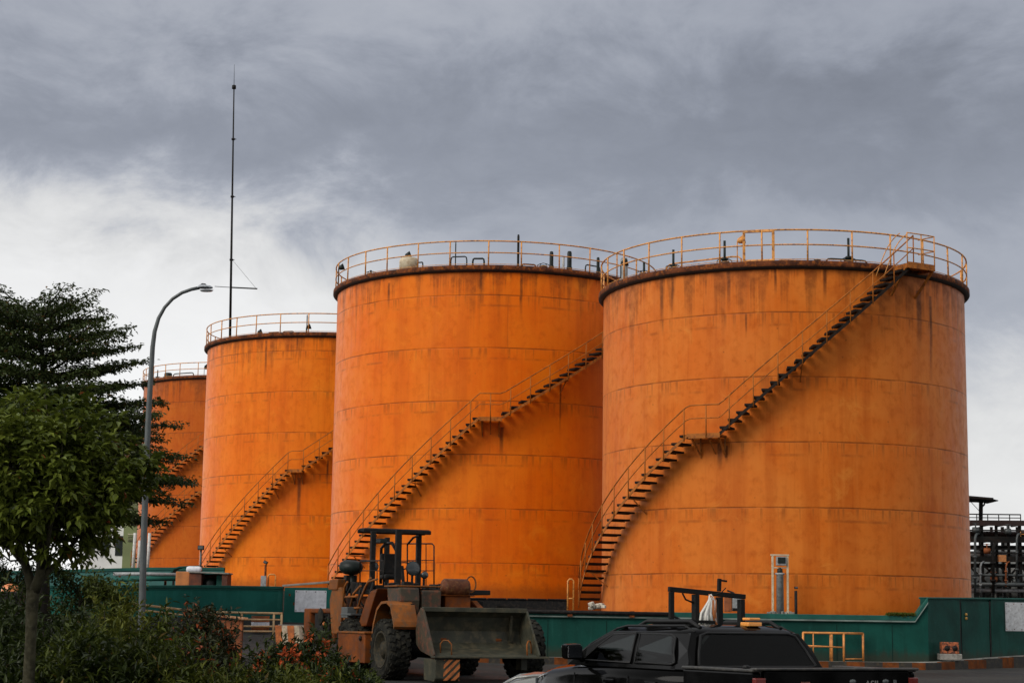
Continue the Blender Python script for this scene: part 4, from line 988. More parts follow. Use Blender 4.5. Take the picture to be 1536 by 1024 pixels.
M_stripe = mat('stripe_orange', (.42, .12, .025), .6, var=.3, scale=5, col2=(.12, .06, .03), amt=.6)

def loader():
    A = R(24); h = Vector((math.sin(A), -math.cos(A), 0)); l = Vector((math.cos(A), math.sin(A), 0))
    fw = W(571, 970, 44.4); O = Vector((fw.x, fw.y, 0)) + l * 2.0; zg = gz(O.x, O.y) + .0; O.z = zg
    root = thing('wheel_loader', 'big worn orange wheel loader with open canopy and wide grey bucket', 'wheel loader', O, math.atan2(h.y, h.x))
    RI = Matrix((h, l, Vector((0, 0, 1))))       # world -> local
    def pl(px, py, axis, val):
        d = RI @ (W(px, py, 40.) - CAM); c = RI @ (CAM - O); t = (val - c[axis]) / d[axis]; return c + d * t
    S = lambda px, py, ly=-1.35: pl(px, py, 1, ly)     # on a side plane
    Fr = lambda px, py, lx: pl(px, py, 0, lx)          # on a cross plane
    def plate(m, pts, ly, th, mi=0):
        q = [S(x, y, ly) for x, y in pts]; m.prism([(p.x, p.z) for p in q], th, Matrix.Translation((0, ly + th / 2, 0)), mi)
    # wheels
    for x, y, rad, wid, sd in ((0, -1.74, .74, .56, -1), (0, 1.82, .76, .56, 1), (-3.35, -1.5, .74, .56, -1), (-3.35, 1.5, .74, .56, 1)):
        w = wheel_mesh(rad, wid).build('tyre', M_tyre, root, loc=(x, y, rad - .02)); w.rotation_euler = (0, rng.uniform(0, 1), 0)
        rim_mesh(rad, wid, sd).build('wheel_rim', M_lrim, w)
    m = MB(); 
    for x, y in ((0, 1.5), (-3.35, 1.25)): m.tube([(x, -y, .72), (x, -.5, .72), (x, .5, .72), (x, y, .72)], [.16, .2, .2, .16], 12); m.lathe([(.05, -.4), (.3, -.3), (.36, 0), (.3, .3), (.05, .4)], 14, Matrix.Translation((x, 0, .72)) @ Matrix.Rotation(PI / 2, 4, 'Y'))
    m.build('axle', M_lblk, root)
    # chassis
    m = MB(); m.b2((-2.0, -.75, .55), (.75, .75, 1.35)); m.b2((-6.1, -.8, .6), (-2.5, .8, 1.3)); m.b2((-2.5, -.28, .65), (-2.0, .28, 1.2)); m.b2((-1.9, -1.2, 1.0), (-.9, 1.2, 1.7)); m.build('chassis', M_lblk, root, bevel=.03)
    # rear engine body and counterweight
    m = MB(); m.b2((-6.0, -.95, 1.25), (-3.9, .95, 2.05)); m.b2((-4.6, -1.2, 1.55), (-3.9, 1.2, 1.75)); m.build('engine_hood', M_lor, root, bevel=.05)
    a, b = S(456, 912), S(497, 966); m = MB(); m.b2((a.x, -1.35, b.z), (a.x + .55, 1.35, a.z)); m.b2((a.x + .55, -1.35, a.z - .13), (b.x - .05, 1.35, a.z)); m.b2((a.x + .551, -1.2, b.z + .05), (b.x - .3, 1.2, a.z - .131)); cw = m.build('counterweight', [M_lor], root, bevel=.04)
    g0 = S(470, 914); g1 = S(490, 961); m = MB(); m.b2((g0.x, -1.3, g1.z), (g1.x, -1.205, g0.z)); m.build('side_grille', M_lblk, root, bevel=.02)
    m = MB()
    for y_ in (924, 950): p = S(477, y_); m.lathe([(.01, -.02), (.2, -.01), (.24, .03), (.2, .05), (.01, .06)], 20, Matrix.Translation((p.x + .25, -1.33, p.z)) @ Matrix.Rotation(PI / 2, 4, 'X'))
    for k in range(8): p = S(484, 916 + k * 5.5); m.box((p.x + .1, -1.32, p.z), (.34, .03, .03))
    m.build('louvre', M_tyre, root)
    m = MB(); p = S(486, 935); m.lathe([(.005, 0), (.06, .01), (.05, .06), (.005, .07)], 12, Matrix.Translation((p.x, -1.32, p.z)) @ Matrix.Rotation(PI / 2, 4, 'X')); m.build('marker_lamp', M_stripe, root)
    # body side: panels, ladder, hoses
    m = MB(); plate(m, [(497, 950), (494, 900), (498, 882), (511, 880), (514, 905), (519, 950)], -1.42, .12); plate(m, [(492, 884), (494, 869), (507, 868), (505, 884)], -1.46, .3); m.build('rear_fender_panel', M_lor2, root, bevel=.02)
    m = MB(); plate(m, [(518, 950), (518, 930), (535, 926), (540, 950)], -1.35, .5); plate(m, [(536, 940), (549, 898), (556, 886), (566, 882), (560, 900), (549, 938)], -1.5, .35); m.build('side_panel', M_lor, root, bevel=.02)
    m = MB()
    for pts in ([(512, 940), (514, 905), (517, 880), (521, 872)], [(533, 930), (540, 900), (548, 880), (556, 866)], [(524, 915), (530, 890), (541, 878)], [(545, 890), (552, 872), (566, 868)]): m.tube([S(x, y, -1.45) for x, y in pts], .03, 8)
    m.tube([S(516, 912, -1.5), S(540, 911, -1.5)], .03, 6); m.tube([S(518, 895, -1.5), S(536, 894, -1.5)], .03, 6)
    m.build('ladder', M_lor2, root)
    m = MB()
    for y_ in (921, 934): p = S(527, y_, -1.55); m.box(p, (.85, .32, .05))
    m.box(S(527, 918, -1.5), (.5, .4, .28)); m.build('step', M_galv, root, bevel=.01)
    m = MB()
    for k in range(9):
        x0 = rng.uniform(515, 560); p = S(x0, rng.uniform(872, 880), -1.2); q = S(x0 + rng.uniform(-8, 12), rng.uniform(900, 935), -1.25); mid = (p + q) / 2 + Vector((0, -.15, -.08)); m.tube([p, p * .6 + mid * .4, mid, q * .6 + mid * .4, q], .028, 6)
    for k in range(6): m.box(S(rng.uniform(515, 560), rng.uniform(868, 884), -1.1), (rng.uniform(.2, .45), .3, rng.uniform(.15, .35)))
    m.build('hydraulic_hoses', M_lblk, root)
    m = MB(); m.b2((-3.4, -1.15, .9), (-1.0, 1.15, 1.95)); m.build('mid_frame', M_lblk, root, bevel=.03)
    a, b = S(507, 948, -2.05), S(546.5, 994, -2.05); m = MB(); m.b2((a.x, -2.05, b.z), (b.x, -1.35, a.z)); sb = m.build('fuel_tank', M_lor, root, bevel=.02)
    m = MB(); m.b2((a.x - .03, -2.08, a.z - .001), (b.x + .03, -1.33, a.z + .04)); m.build('tank_lid', M_lor2, sb, bevel=.008)
    m = MB(); m.lathe([(.005, 0), (.06, 0), (.06, .04), (.005, .045)], 12, Matrix.Translation((b.x - .3, -2.05, a.z - .12)) @ Matrix.Rotation(PI / 2, 4, 'X')); m.build('filler_cap', M_lblk, sb)
    # front mudguard over the near wheel
    m = MB(); arch = [(-.98, .95), (-.86, 1.35), (-.62, 1.72), (-.3, 1.88), (.08, 1.9), (.38, 1.8), (.62, 1.4), (.66, 1.28)]
    for s in (-1,):
        for p, q in zip(arch, arch[1:]):
            m.bar((p[0], s * 1.62, p[1]), (q[0], s * 1.62, q[1]), .62, .05, up=(0, 0, 1)) if False else m.prism([p, q, (q[0] * .93, q[1] - .06), (p[0] * .93, p[1] - .06)], .62, Matrix.Translation((0, s * 1.6, 0)))
    m.build('mudguard', M_lor2, root)
    m = MB()
    for s in (-1, 1): m.b2((-.5, s * 1.32 - .04, 1.2), (.35, s * 1.32 + .04, 1.84))
    m.build('mudguard_stay', M_lblk, root)
    # operator platform, canopy
    pf = S(600, 884, -.5).z; m = MB(); m.b2((-4.3, -1.15, pf - .12), (-.6, 1.15, pf)); 
    for k in range(16): m.box((rng.uniform(-4, -.8), rng.uniform(-1, 1), pf + .06), (rng.uniform(.1, .35), rng.uniform(.1, .3), rng.uniform(.1, .24)))
    m.build('platform', M_lblk, root, bevel=.015)
    posts = [(560, -.75), (598, -.55), (628.5, .55), (590, .55)]
    zt_ = S(590, 794, -.3).z; m = MB(); cpts = []
    for px, ly in ((560, -.85), (598, -.6), (628.5, .75), (588, .75)): cpts.append(S(px, 800, ly))
    x0, x1 = min(p.x for p in cpts), max(p.x for p in cpts)
    m = MB(); lx = [S(538, 797, -.95).x, S(645, 797, .95).x]
    m.b2((lx[0], -.95, zt_ - .05), (lx[1], .95, zt_ + .05)); m.b2((lx[0] - .03, -.98, zt_ - .08), (lx[0] + .06, .98, zt_ + .03)); m.b2((lx[1] - .06, -.98, zt_ - .08), (lx[1] + .03, .98, zt_ + .03)); cn = m.build('canopy', M_lblk, root, bevel=.02)
    for k, (px, ly) in enumerate(((560, -.85), (598, -.62), (628.5, .75), (581, .75))):
        p = S(px, 799, ly); m = MB(); m.bar((p.x, ly, pf), (p.x, ly, zt_ - .06), .13 if k != 1 else .15, .13); m.build('canopy_post', M_lblk, root, bevel=.01)
    m = MB(); p = S(560, 865, -.75)
    m.tube([S(571, 875, .0), S(572, 822, .0), S(578, 815, .0), S(588, 814, .0), S(595, 826, .0), S(598, 842, 0.)], .045, 8); m.tube([S(612, 815, .5), S(620, 806, .5), S(627, 803, .5)], .03, 8); m.tube([S(611, 815, .4), S(611, 870, .4)], .02, 6); m.build('roll_bar', M_lblk, root)
    m = MB(); p = S(571, 811, -.4); m.box(p, (.5, .2, .12)); m.build('work_lamp', M_darkgrn, root, bevel=.02)
    # seat, wheel, lamps
    p = S(588, 866, 0.); m = MB(); m.box((p.x, 0, p.z + .02), (.55, .55, .14)); m.box((p.x - .22, 0, p.z + .36), (.15, .52, .6), Matrix.Rotation(-.15, 3, 'Y')); m.build('seat', M_lblk, root, bevel=.05)
    m = MB(); c = Vector((p.x + .75, 0, p.z + .3)); m.tube([c + Matrix.Rotation(-.5, 3, 'Y') @ Vector((.2 * math.cos(t), .2 * math.sin(t), 0)) for t in [2 * PI * k / 20 for k in range(20)]], .018, 6, closed=True); m.bar(c, (p.x + .95, 0, pf), .07); m.build('steering_wheel', M_lblk, root)
    for px, py, ly, rad in ((619.5, 852, .1, .2), (561, 849, -.6, .13), (637, 862, .6, .1)):
        p = S(px, py, ly); m = MB(); rt = Matrix.Translation(p) @ Matrix.Rotation(R(80), 4, 'Y'); m.lathe([(.01, -.18), (rad * .5, -.16), (rad * .95, -.04), (rad, .02), (rad * .92, .03)], 20, rt); m.bar(p - Vector((.05, 0, 0)), Vector((p.x - .05, ly, pf)), .05); lp = m.build('headlight', M_lblk, root)
        m = MB(); m.lathe([(rad * .92, .025), (rad * .6, .055), (.005, .065)], 20, rt); m.build('lens', M_glassy, lp)
    p = S(526.5, 850, -1.1); m = MB(); rt = Matrix.Translation(p) @ Matrix.Rotation(R(8), 4, 'Y'); m.lathe([(.01, -.2), (.18, -.19), (.3, -.1), (.33, 0), (.3, .1), (.2, .17), (.01, .19)], 24, rt); m.tube([p, (p.x + .1, -1.05, pf - .3)], .07, 8); m.build('air_cleaner', M_darkgrn, root)
    # thin rails round the rear of the platform
    m = MB(); u = lambda px, py, ly: S(px, py, ly)
    for ly, x0_, x1_ in ((.95, 611, 651), (-1.0, 540, 575)):
        m.tube([u(x0_, 880, ly), u(x0_, 817, ly), u(x0_ + 2, 815, ly), u(x1_ - 3, 815, ly), u(x1_, 818, ly), u(x1_, 880, ly)] if ly > 0 else [u(x0_, 878, ly), u(x0_, 842, ly), u(x1_, 840, ly), u(x1_, 878, ly)], .02, 6)
        for y_ in (840, 855.5): m.tube([u(x0_, y_, ly), u(x1_, y_, ly)], .013, 5)
        m.tube([u((x0_ + x1_) / 2 + 8, 816 if ly > 0 else 841, ly), u((x0_ + x1_) / 2 + 8, 878, ly)], .014, 5)
    a, b = u(545, 815, -.2), u(612, 815, .95); m.tube([u(576, 815, -.2), b], .015, 5); m.tube([u(545, 840, -.9), u(615, 841, .95)], .013, 5); m.tube([u(577, 815, -.2), u(577, 872, -.2)], .018, 5)
    m.build('platform_rail', M_lblk, root)
    # front tanks and machinery
    a = Fr(598, 880, .1); b = Fr(628.5, 922, .1); m = MB(); m.prism([(-.75, a.z), (.1, a.z), (.16, b.z + .35), (.1, b.z), (-.6, b.z)], b.y - a.y, Matrix.Translation((0, (a.y + b.y) / 2, 0))); m.build('front_tank', M_olive, root, bevel=.05)
    a = Fr(632.5, 884, .1); b = Fr(662, 915, .1); m = MB(); m.b2((-.7, a.y, b.z), (.1, b.y, a.z)); m.build('valve_block', M_olive, root, bevel=.05)
    m = MB(); a = Fr(596, 879, .1); b = Fr(663, 879, .1); m.b2((-.85, a.y, a.z + .0), (.05, b.y, a.z + .035)); m.build('tank_cover', M_lor2, root, bevel=.01)
    a = Fr(664, 881, -.2); b = Fr(702, 881, -.2); m = MB(); m.lathe([(.01, a.y), (.2, a.y + .01), (.23, a.y + .05), (.23, b.y - .05), (.2, b.y - .01), (.01, b.y)], 22, Matrix.Translation((-.2, 0, a.z)) @ Matrix.Rotation(-PI / 2, 4, 'X')); m.build('air_tank', mat('brown_tank_paint', (.075, .022, .008), .6, spec=.2, var=.4, scale=4, col2=(.2, .1, .035), amt=.5), root)
    m = MB(); a = Fr(668, 893, -.1); b = Fr(706, 893, -.1); m.b2((-.5, a.y, a.z - .35), (-.1, b.y, a.z)); m.b2((-.6, a.y - .2, a.z), (-.05, b.y + .1, a.z + .03)); m.b2((-.55, a.y - .3, a.z - .7), (.2, b.y + .3, a.z - .3)); m.build('arm_tower', M_lor, root, bevel=.02)
    m = MB(); c = Fr(706.5, 876, -.2); m.tube([c + Vector((0, .13 * math.cos(t), .2 * math.sin(t))) for t in [2 * PI * k / 20 for k in range(20)]], .02, 6, closed=True); m.bar(c + Vector((0, -.08, -.18)), c + Vector((0, -.08, -.55)), .06); m.build('guard_hoop', M_lor2, root)
    # lift arms and rams
    for y in (-.75, .7):
        m = MB(); m.prism([(-1.1, 1.75), (-.6, 1.95), (.5, 1.5), (1.0, 1.0), (.95, .75), (.7, .75), (.2, 1.2), (-1.0, 1.5)], .16, Matrix.Translation((0, y, 0))); m.build('lift_arm', M_lor, root, bevel=.015)
        m = MB(); m.tube([(-.9, y * .75, .95), (.15, y * .75, 1.2)], .09, 10); m.tube([(.15, y * .75, 1.2), (.85, y * .75, 1.35)], .05, 10, 1); m.build('hydraulic_ram', [M_lblk, M_galv], root)
    for k in range(12):
        y0_ = rng.uniform(-1.1, 1.1); x0_ = rng.uniform(-.5, .2); p = Vector((x0_, y0_, rng.uniform(1.2, 1.75))); q_ = Vector((x0_ + rng.uniform(.3, .8), y0_ + rng.uniform(-.3, .3), rng.uniform(.8, 1.4))); mid = (p + q_) / 2 + Vector((.1, 0, -.2)); m = MB(); m.tube([p, p * .6 + mid * .4, mid, q_ * .6 + mid * .4, q_], .028, 6); m.build('front_hose', M_lblk if k % 4 else M_stripe, root)
    # bucket
    yl, yr = -1.38, 1.28; out = [(1.28, 1.70), (1.16, 1.72), (.98, 1.56), (.88, 1.2), (.95, .88), (1.2, .74), (2.02, .6)]; inn = [(2.0, .64), (1.22, .79), (1.0, .92), (.93, 1.2), (1.03, 1.53), (1.2, 1.66)]
    m = MB(); prof = out + inn; k = len(prof)
    m.loft([[Vector((x, y, z)) for x, z in prof] for y in (yl, yr)], 0, False)
    bk = m.build('bucket', M_bucket, root, bevel=.012)
    for y, nm in ((yl, 'bucket_side'), (yr, 'bucket_side')):
        m = MB(); m.prism([(1.3, 1.71), (1.15, 1.74), (.96, 1.58), (.86, 1.2), (.93, .86), (1.2, .72), (2.04, .58), (2.06, .66)], .05, Matrix.Translation((0, y + (.028 if y < 0 else -.028) * -1, 0))); m.build(nm, M_olive if y < 0 else M_bucket, bk, bevel=.008)
    m = MB(); m.b2((1.9, yl - .06, .575), (2.16, yr + .24, .62)); m.build('cutting_edge', M_bucket, bk, bevel=.008)
    m = MB(); m.b2((1.17, yl - .03, 1.65), (1.31, yr + .03, 1.76)); m.build('top_lip', M_bucket, bk, bevel=.012)
    m = MB(); m.prism([(1.35, .05), (2.0, .02), (2.08, .1), (2.1, .552), (1.3, .552)],   .62, Matrix.Translation((0, yl + .30, 0))); sk = m.build('bucket_foot', M_bucket, bk, bevel=.02)
    m = MB(); x0 = 2.115
    def clip(poly, ax, lim, keep):
        out_ = []
        for i in range(len(poly)):
            p, q = poly[i], poly[(i + 1) % len(poly)]; pi, qi = keep * (p[ax] - lim) >= 0, keep * (q[ax] - lim) >= 0
            if pi: out_.append(p)
            if pi != qi: f = (lim - p[ax]) / (q[ax] - p[ax]); out_.append((p[0] + (q[0] - p[0]) * f, p[1] + (q[1] - p[1]) * f))
        return out_
    ya = yl + .2; yb = yl + .6; za, zb_ = .06, .54
    for i in range(-3, 4):
        y0 = ya + i * .19; poly = [(y0, za), (y0 + .1, za), (y0 + .1 + .5, zb_), (y0 + .5, zb_)]
        poly = clip(clip(poly, 0, ya, 1), 0, yb, -1)
        if len(poly) < 3: continue
        k = len(poly); vs = [Vector((x0 - (.54 - z) * .06, y, z)) for y, z in poly] + [Vector((x0 - .025 - (.54 - z) * .06, y, z)) for y, z in poly]
        m.add(vs, [tuple(range(k)), tuple(reversed(range(k, 2 * k)))] + [(i_, i_ + k, (i_ + 1) % k + k, (i_ + 1) % k) for i_ in range(k)])
    tag(m.build('warning_stripes', M_stripe, sk))
    for y, s in ((yl + .25, 1), (yr - .05, -1)): m = MB(); m.tube([Vector((1.75, y, .68)), Vector((1.72, y, .9)), Vector((1.78, y + .05 * s, .98)), Vector((1.86, y + .14 * s, .98)), Vector((1.92, y + .2 * s, .9)), Vector((1.95, y + .2 * s, .62))], .018, 6); m.build('lifting_hook', M_lor2, bk)
    m = MB(); m.bar((1.04, yr - .3, .95), (1.1, yr - .3, 1.58), .06, .04); m.build('rib', M_bucket, bk)
    m = MB(); m.b2((1.6, .9, .3), (1.9, 1.05, .56)); m.build('skid_lug', M_bucket, bk)
loader()
# ------------------------------------------------------------------ pickup and the grey car beyond it
M_car = mat('black_car_paint', (.002, .002, .002), .12, var=.1, spec=.07, coat=.0, bump=0)
def tinted_glass():
    m, nt, b = nodes_of('tinted_window_glass'); nt.nodes.remove(b)
    tr = nt.nodes.new('ShaderNodeBsdfTransparent'); tr.inputs[0].default_value = (.16, .175, .175, 1)
    gl = nt.nodes.new('ShaderNodeBsdfGlossy'); gl.inputs['Roughness'].default_value = .03; gl.inputs[0].default_value = (.8, .8, .8, 1)
    fr = nt.nodes.new('ShaderNodeFresnel'); fr.inputs[0].default_value = 1.2
    mx = nt.nodes.new('ShaderNodeMixShader'); L(nt, fr.outputs[0], mx.inputs[0]); L(nt, tr.outputs[0], mx.inputs[1]); L(nt, gl.outputs[0], mx.inputs[2]); L(nt, mx.outputs[0], nt.nodes['Material Output'].inputs['Surface'])
    return m
M_win = tinted_glass()
M_plas = mat('black_trim_plastic', (.006, .006, .006), .55, spec=.25, var=.2, bump=.1)
M_chrome = mat('chrome_trim', (.55, .55, .55), .12, metal=1., var=.05, bump=0)
M_amber = mat('amber_lens', (.75, .3, .06), .3, var=.15, bump=.05)
M_redl = mat('red_tail_lens', (.12, .012, .008), .15, var=.1, bump=0)
M_gcar = mat('grey_car_paint', (.2, .2, .185), .28, metal=.35, var=.06, coat=.6, bump=0)

def car_wheel(root, x, y, rad, side):
    MX = Matrix.Rotation(PI / 2, 4, 'X'); m = MB(); w = .125
    m.lathe([(rad * .62, -w * .8), (rad * .8, -w), (rad * .95, -w * .9), (rad, -w * .6), (rad, w * .6), (rad * .95, w * .9), (rad * .8, w), (rad * .62, w * .8)], 36, MX); t = m.build('tyre', M_tyre, root, loc=(x, y, rad))
    m = MB(); s = -side; m.lathe([(rad * .64, s * w * .8), (rad * .6, s * w * .85), (rad * .55, s * w * .4), (rad * .2, s * w * .5), (.005, s * w * .7)], 24, MX)
    for k in range(6): m.bar(Matrix.Rotation(k * PI / 3, 3, 'Y') @ Vector((0, side * w * .6, rad * .15)), Matrix.Rotation(k * PI / 3, 3, 'Y') @ Vector((0, side * w * .6, rad * .58)), .05, .03)
    m.build('wheel_rim', M_galv, t)

def half_sec(x, hw, ztop, zsill, crown=.03, z0=.36, sh=.13):
    """closed body section at station x: crowned top, rounded shoulder, flanks, flat floor"""
    P_ = [(0, ztop + crown), (hw * .5, ztop + crown * .7), (hw * .82, ztop), (hw * .95, ztop - sh * .35), (hw * 1., ztop - sh), (hw * 1.01, (ztop + z0) / 2), (hw * .97, z0 + .06), (hw * .9, z0)]
    full = [Vector((x, y, z)) for y, z in P_] + [Vector((x, -y, z)) for y, z in reversed(P_[1:])]
    return list(reversed(full))

def pickup():
    B = R(60); h = Vector((-math.cos(B), math.sin(B), 0)); G = -.31
    c = W(1119, 941, 18.12); O = Vector((c.x, c.y, gz(c.x, c.y)))
    root = thing('pickup_truck', 'black double cab pickup with a dark steel rack on its roof', 'pickup truck', O, math.atan2(h.y, h.x))
    zb = 1.06 - O.z; zr = 1.45 - O.z
    # nose and flanks
    m = MB(); m.loft([half_sec(*a) for a in ((-.3, .88, zb, 0, .01), (1.3, .89, zb, 0, .01), (1.9, .89, zb - .02, 0, .02), (2.1, .88, zb - .04, 0, .05), (2.4, .86, zb - .06, 0, .06), (2.62, .83, zb - .1, 0, .05), (2.74, .78, zb - .22, 0, .03), (2.8, .74, zb - .45, 0, .0))])
    body = m.build('body', M_car, root)
    # cab shell
    def ring(z, x0, x1, hw, r_=.12):
        return [Vector((x, y, z)) for x, y in ((x1 - r_ * .3, hw), (x0 + r_ * .4, hw), (x0, hw - r_), (x0 - .0, -hw + r_), (x0 + r_ * .4, -hw), (x1 - r_ * .3, -hw), (x1, -hw + r_ * 1.2), (x1 + .03, 0), (x1, hw - r_ * 1.2))]
    m = MB(); m.loft([ring(zr - .07, -.0, 1.36, .675), ring(zr - .05, .0, 1.34, .67), ring(zr - .01, .06, 1.25, .6), ring(zr + .025, .2, 1.05, .42)]); cab = m.build('roof', M_car, root, bevel=.015)
    def slab(name, P_, inward, mt):
        """flat panel with thickness from a 3-D outline"""
        k = len(P_); n_ = Vector(inward); fs = [tuple(range(k)), tuple(reversed(range(k, 2 * k)))] + [(i, i + k, (i + 1) % k + k, (i + 1) % k) for i in range(k)]
        c0 = sum(P_, Vector()) / k; nn = Vector()
        for i in range(k): nn += (P_[i] - c0).cross(P_[(i + 1) % k] - c0)
        if nn.dot(n_) > 0: fs = [tuple(reversed(f)) for f in fs]
        m = MB(); m.add(P_ + [p + n_ for p in P_], fs); return m.build(name, mt, root, bevel=.006)
    # window panes 8 mm proud of the shell
    def hw_at(t):  # t 0..1 from belt to roof edge
        zs = [-.03, .18, zr - .06 - zb]; z = t * (zr - .06 - zb)
        ws = [.83, .765, .67]
        return (ws[0] + (ws[1] - ws[0]) * (z + .03) / .21) if z < .18 else ws[1] + (ws[2] - ws[1]) * (z - .18) / (zs[2] - .18)
    def side_pane(name, pts, s):
        P_ = [Vector((x, s * (hw_at(t) + .004), zb + t * (zr - .06 - zb))) for x, t in pts]; n = Vector((0, s, .35)).normalized() * .012
        m = MB(); k = len(P_); vs = P_ + [p + n for p in P_]; fs = [tuple(range(k, 2 * k)), tuple(reversed(range(k)))] + [(i, (i + 1) % k, (i + 1) % k + k, i + k) for i in range(k)]
        if s > 0: fs = [tuple(reversed(f)) for f in fs]
        m.add(vs, fs); w = m.build(name, M_win, root, bevel=.004)
        fr = MB(); fr.tube([p + n * .6 for p in P_], .012, 6, closed=True); fr.build('window_seal', M_plas, w)
    SPt = lambda x, t, s: Vector((x, s * hw_at(t), zb + t * (zr - .06 - zb)))
    for s in (1, -1):
        for nm, pts in (('pillar', [(2.02, -.06), (1.70, -.06), (1.70, .1), (1.51, .5), (1.31, .9), (1.31, 1.02), (1.40, 1.02), (1.72, .52)]), ('pillar', [(.84, -.06), (.86, .5), (.93, .97), (.82, .97), (.76, .5), (.74, -.06)]), ('pillar', [(.14, -.06), (.13, .08), (.07, .14), (.13, .4), (.21, .86), (.31, .95), (.31, 1.02), (.0, 1.02), (-.09, .5), (-.2, -.06)]), ('window_rail', [(1.34, .88), (.92, .95), (.3, .93), (.28, 1.03), (1.36, 1.03)]), ('window_sill', [(1.74, -.08), (1.74, .1), (.05, .1), (.05, -.08)])):
            slab(nm, [SPt(x, t, s) for x, t in pts], (0, -s * .045, -.01), M_car)
    for s in (1, -1):
        side_pane('front_window', [(1.72, .08), (1.52, .5), (1.32, .9), (.92, .96), (.85, .5), (.83, .08)], s)
        side_pane('rear_window', [(.75, .08), (.77, .5), (.83, .95), (.3, .94), (.2, .86), (.12, .4), (.06, .14), (.12, .08)], s)
    # back glass
    def back(y, t): 
        x = -.2 + .2 * t if t < 1 else .0; return Vector((x + .02 * (1 - t) - .012, y, zb + t * (zr - .06 - zb)))
    pts = [(.72, .07), (.66, .5), (.585, .93), (.5, 1.), (-.5, 1.), (-.585, .93), (-.66, .5), (-.72, .07), (-.66, .02), (.66, .02)]
    P_ = [back(y, t) for y, t in pts]; k = len(P_); n = Vector((-.014, 0, .004)); m = MB(); m.add(P_ + [p + n for p in P_], [tuple(range(k)), tuple(reversed(range(k, 2 * k)))] + [(i, i + k, (i + 1) % k + k, (i + 1) % k) for i in range(k)]); bgp = m.build('back_window', M_win, root, bevel=.003)
    m = MB(); m.tube([p + n for p in P_], .014, 6, closed=True); m.build('window_seal', M_plas, bgp)
    for s in (1, -1): slab('back_corner', [back(s * y, t) + Vector((.012, 0, 0)) for y, t in ((.84, -.06), (.71, .04), (.65, .5), (.575, .93), (.49, .99), (.49, 1.04), (.67, 1.02), (.76, .5))], (.045, 0, -.01), M_car)
    slab('back_header', [back(y, t) + Vector((.012, 0, 0)) for y, t in ((.5, .985), (-.5, .985), (-.5, 1.06), (.5, 1.06))], (.045, 0, -.01), M_car)
    slab('back_sill', [back(y, t) + Vector((.012, 0, 0)) for y, t in ((.72, .05), (-.72, .05), (-.75, -.1), (.75, -.1))], (.045, 0, -.0), M_car)
    # seats and wheel inside
    for y in (.4, -.4):
        m = MB(); m.box((.72, y, zb + .02), (.16, .46, .3), Matrix.Rotation(-.15, 3, 'Y')); m.box((.66, y, zb + .235), (.1, .24, .15)); m.build('front_seat', M_plas, root, bevel=.03)
    m = MB(); m.box((.0, 0, zb + .02), (.14, 1.2, .2), Matrix.Rotation(-.15, 3, 'Y'))
    for y in (.38, -.38): m.box((-.02, y, zb + .16), (.09, .24, .12))
    m.build('rear_seat', M_plas, root, bevel=.03)
    m = MB(); m.tube([Vector((1.42, .38, zb + .05)) + Matrix.Rotation(-.6, 3, 'Y') @ Vector((0, .17 * math.cos(t), .17 * math.sin(t))) for t in [2 * PI * i / 20 for i in range(20)]], .016, 6, closed=True); m.b2((1.5, -.68, zb - .02), (1.9, .68, zb + .06)); m.build('dashboard', M_plas, root)
    # windscreen
    P_ = [Vector((2.0, .7, zb + .0)), Vector((2.03, 0, zb + .0)), Vector((2.0, -.7, zb + .0)), Vector((1.4, -.56, zr - .07)), Vector((1.43, 0, zr - .06)), Vector((1.4, .56, zr - .07))]; n = Vector((.02, 0, .03)); k = 6
    m = MB(); m.add([p + n * .2 for p in P_] + [p + n for p in P_], [tuple(reversed(range(k))), tuple(range(k, 2 * k))] + [(i, (i + 1) % k, (i + 1) % k + k, i + k) for i in range(k)]); m.build('windscreen', M_win, root)
    m = MB()
    for s in (1, -1): m.tube([(2.02, s * .79, zb), (1.7, s * .73, zb + .2), (1.36, s * .63, zr - .03), (1.2, s * .61, zr + .0), (.2, s * .6, zr + .01), (.03, s * .6, zr - .05)], .013, 8)
    m.build('roof_gutter', M_plas, root)
    # bonnet creases, cowl, lamps, grille, bumper
    m = MB()
    for y in (.28, .52): 
        for s in (1, -1): m.tube([(2.1, s * y, zb + .0), (2.4, s * y * .95, zb - .015), (2.6, s * y * .9, zb - .06)], .014, 6)
    m.build('bonnet_crease', M_car, root)
    m = MB(); m.b2((1.93, -.7, zb - .02), (2.12, .7, zb + .015)); m.build('cowl', M_plas, root, bevel=.01)
    for s in (1, -1):
        m = MB(); m.loft([[Vector((x, s * (y0 + dy), z0 + dz)) for dy, dz in ((0, 0), (.1, 0), (.1, .16), (0, .17))] for x, y0, z0 in ((2.5, .74, zb - .3), (2.74, .66, zb - .34))], smooth=False); hl = m.build('headlight', M_chrome, root, bevel=.01)
        m = MB(); m.box((2.755, s * .7, zb - .26), (.02, .16, .14)); m.build('lens', M_glassy, hl, bevel=.005)
        m = MB(); m.loft([[Vector((x, s * y, z)) for y, z in ((.86, zb + .03), (1.08, zb + .04), (1.09, zb + .19), (.9, zb + .2))] for x in (1.62, 1.75)], smooth=False); m.bar((1.7, s * .82, zb + .02), (1.7, s * .92, zb + .08), .06); wm = m.build('wing_mirror', M_car, root, bevel=.03)
        m = MB(); m.b2((1.607, s * .99 - .085, zb + .055), (1.616, s * .99 + .085, zb + .175)); m.build('mirror_glass', M_chrome, wm)
        for x in (.35, 1.1): m = MB(); m.box((x, s * .905, zb - .16), (.2, .03, .035)); m.build('door_handle', M_car, root, bevel=.01)
        m = MB(); 
        for x in (-.28, .78, 1.78): m.bar((x, s * .888, zb - .1), (x, s * .896, .5), .012, .008)
        m.build('door_gap', M_plas, root)
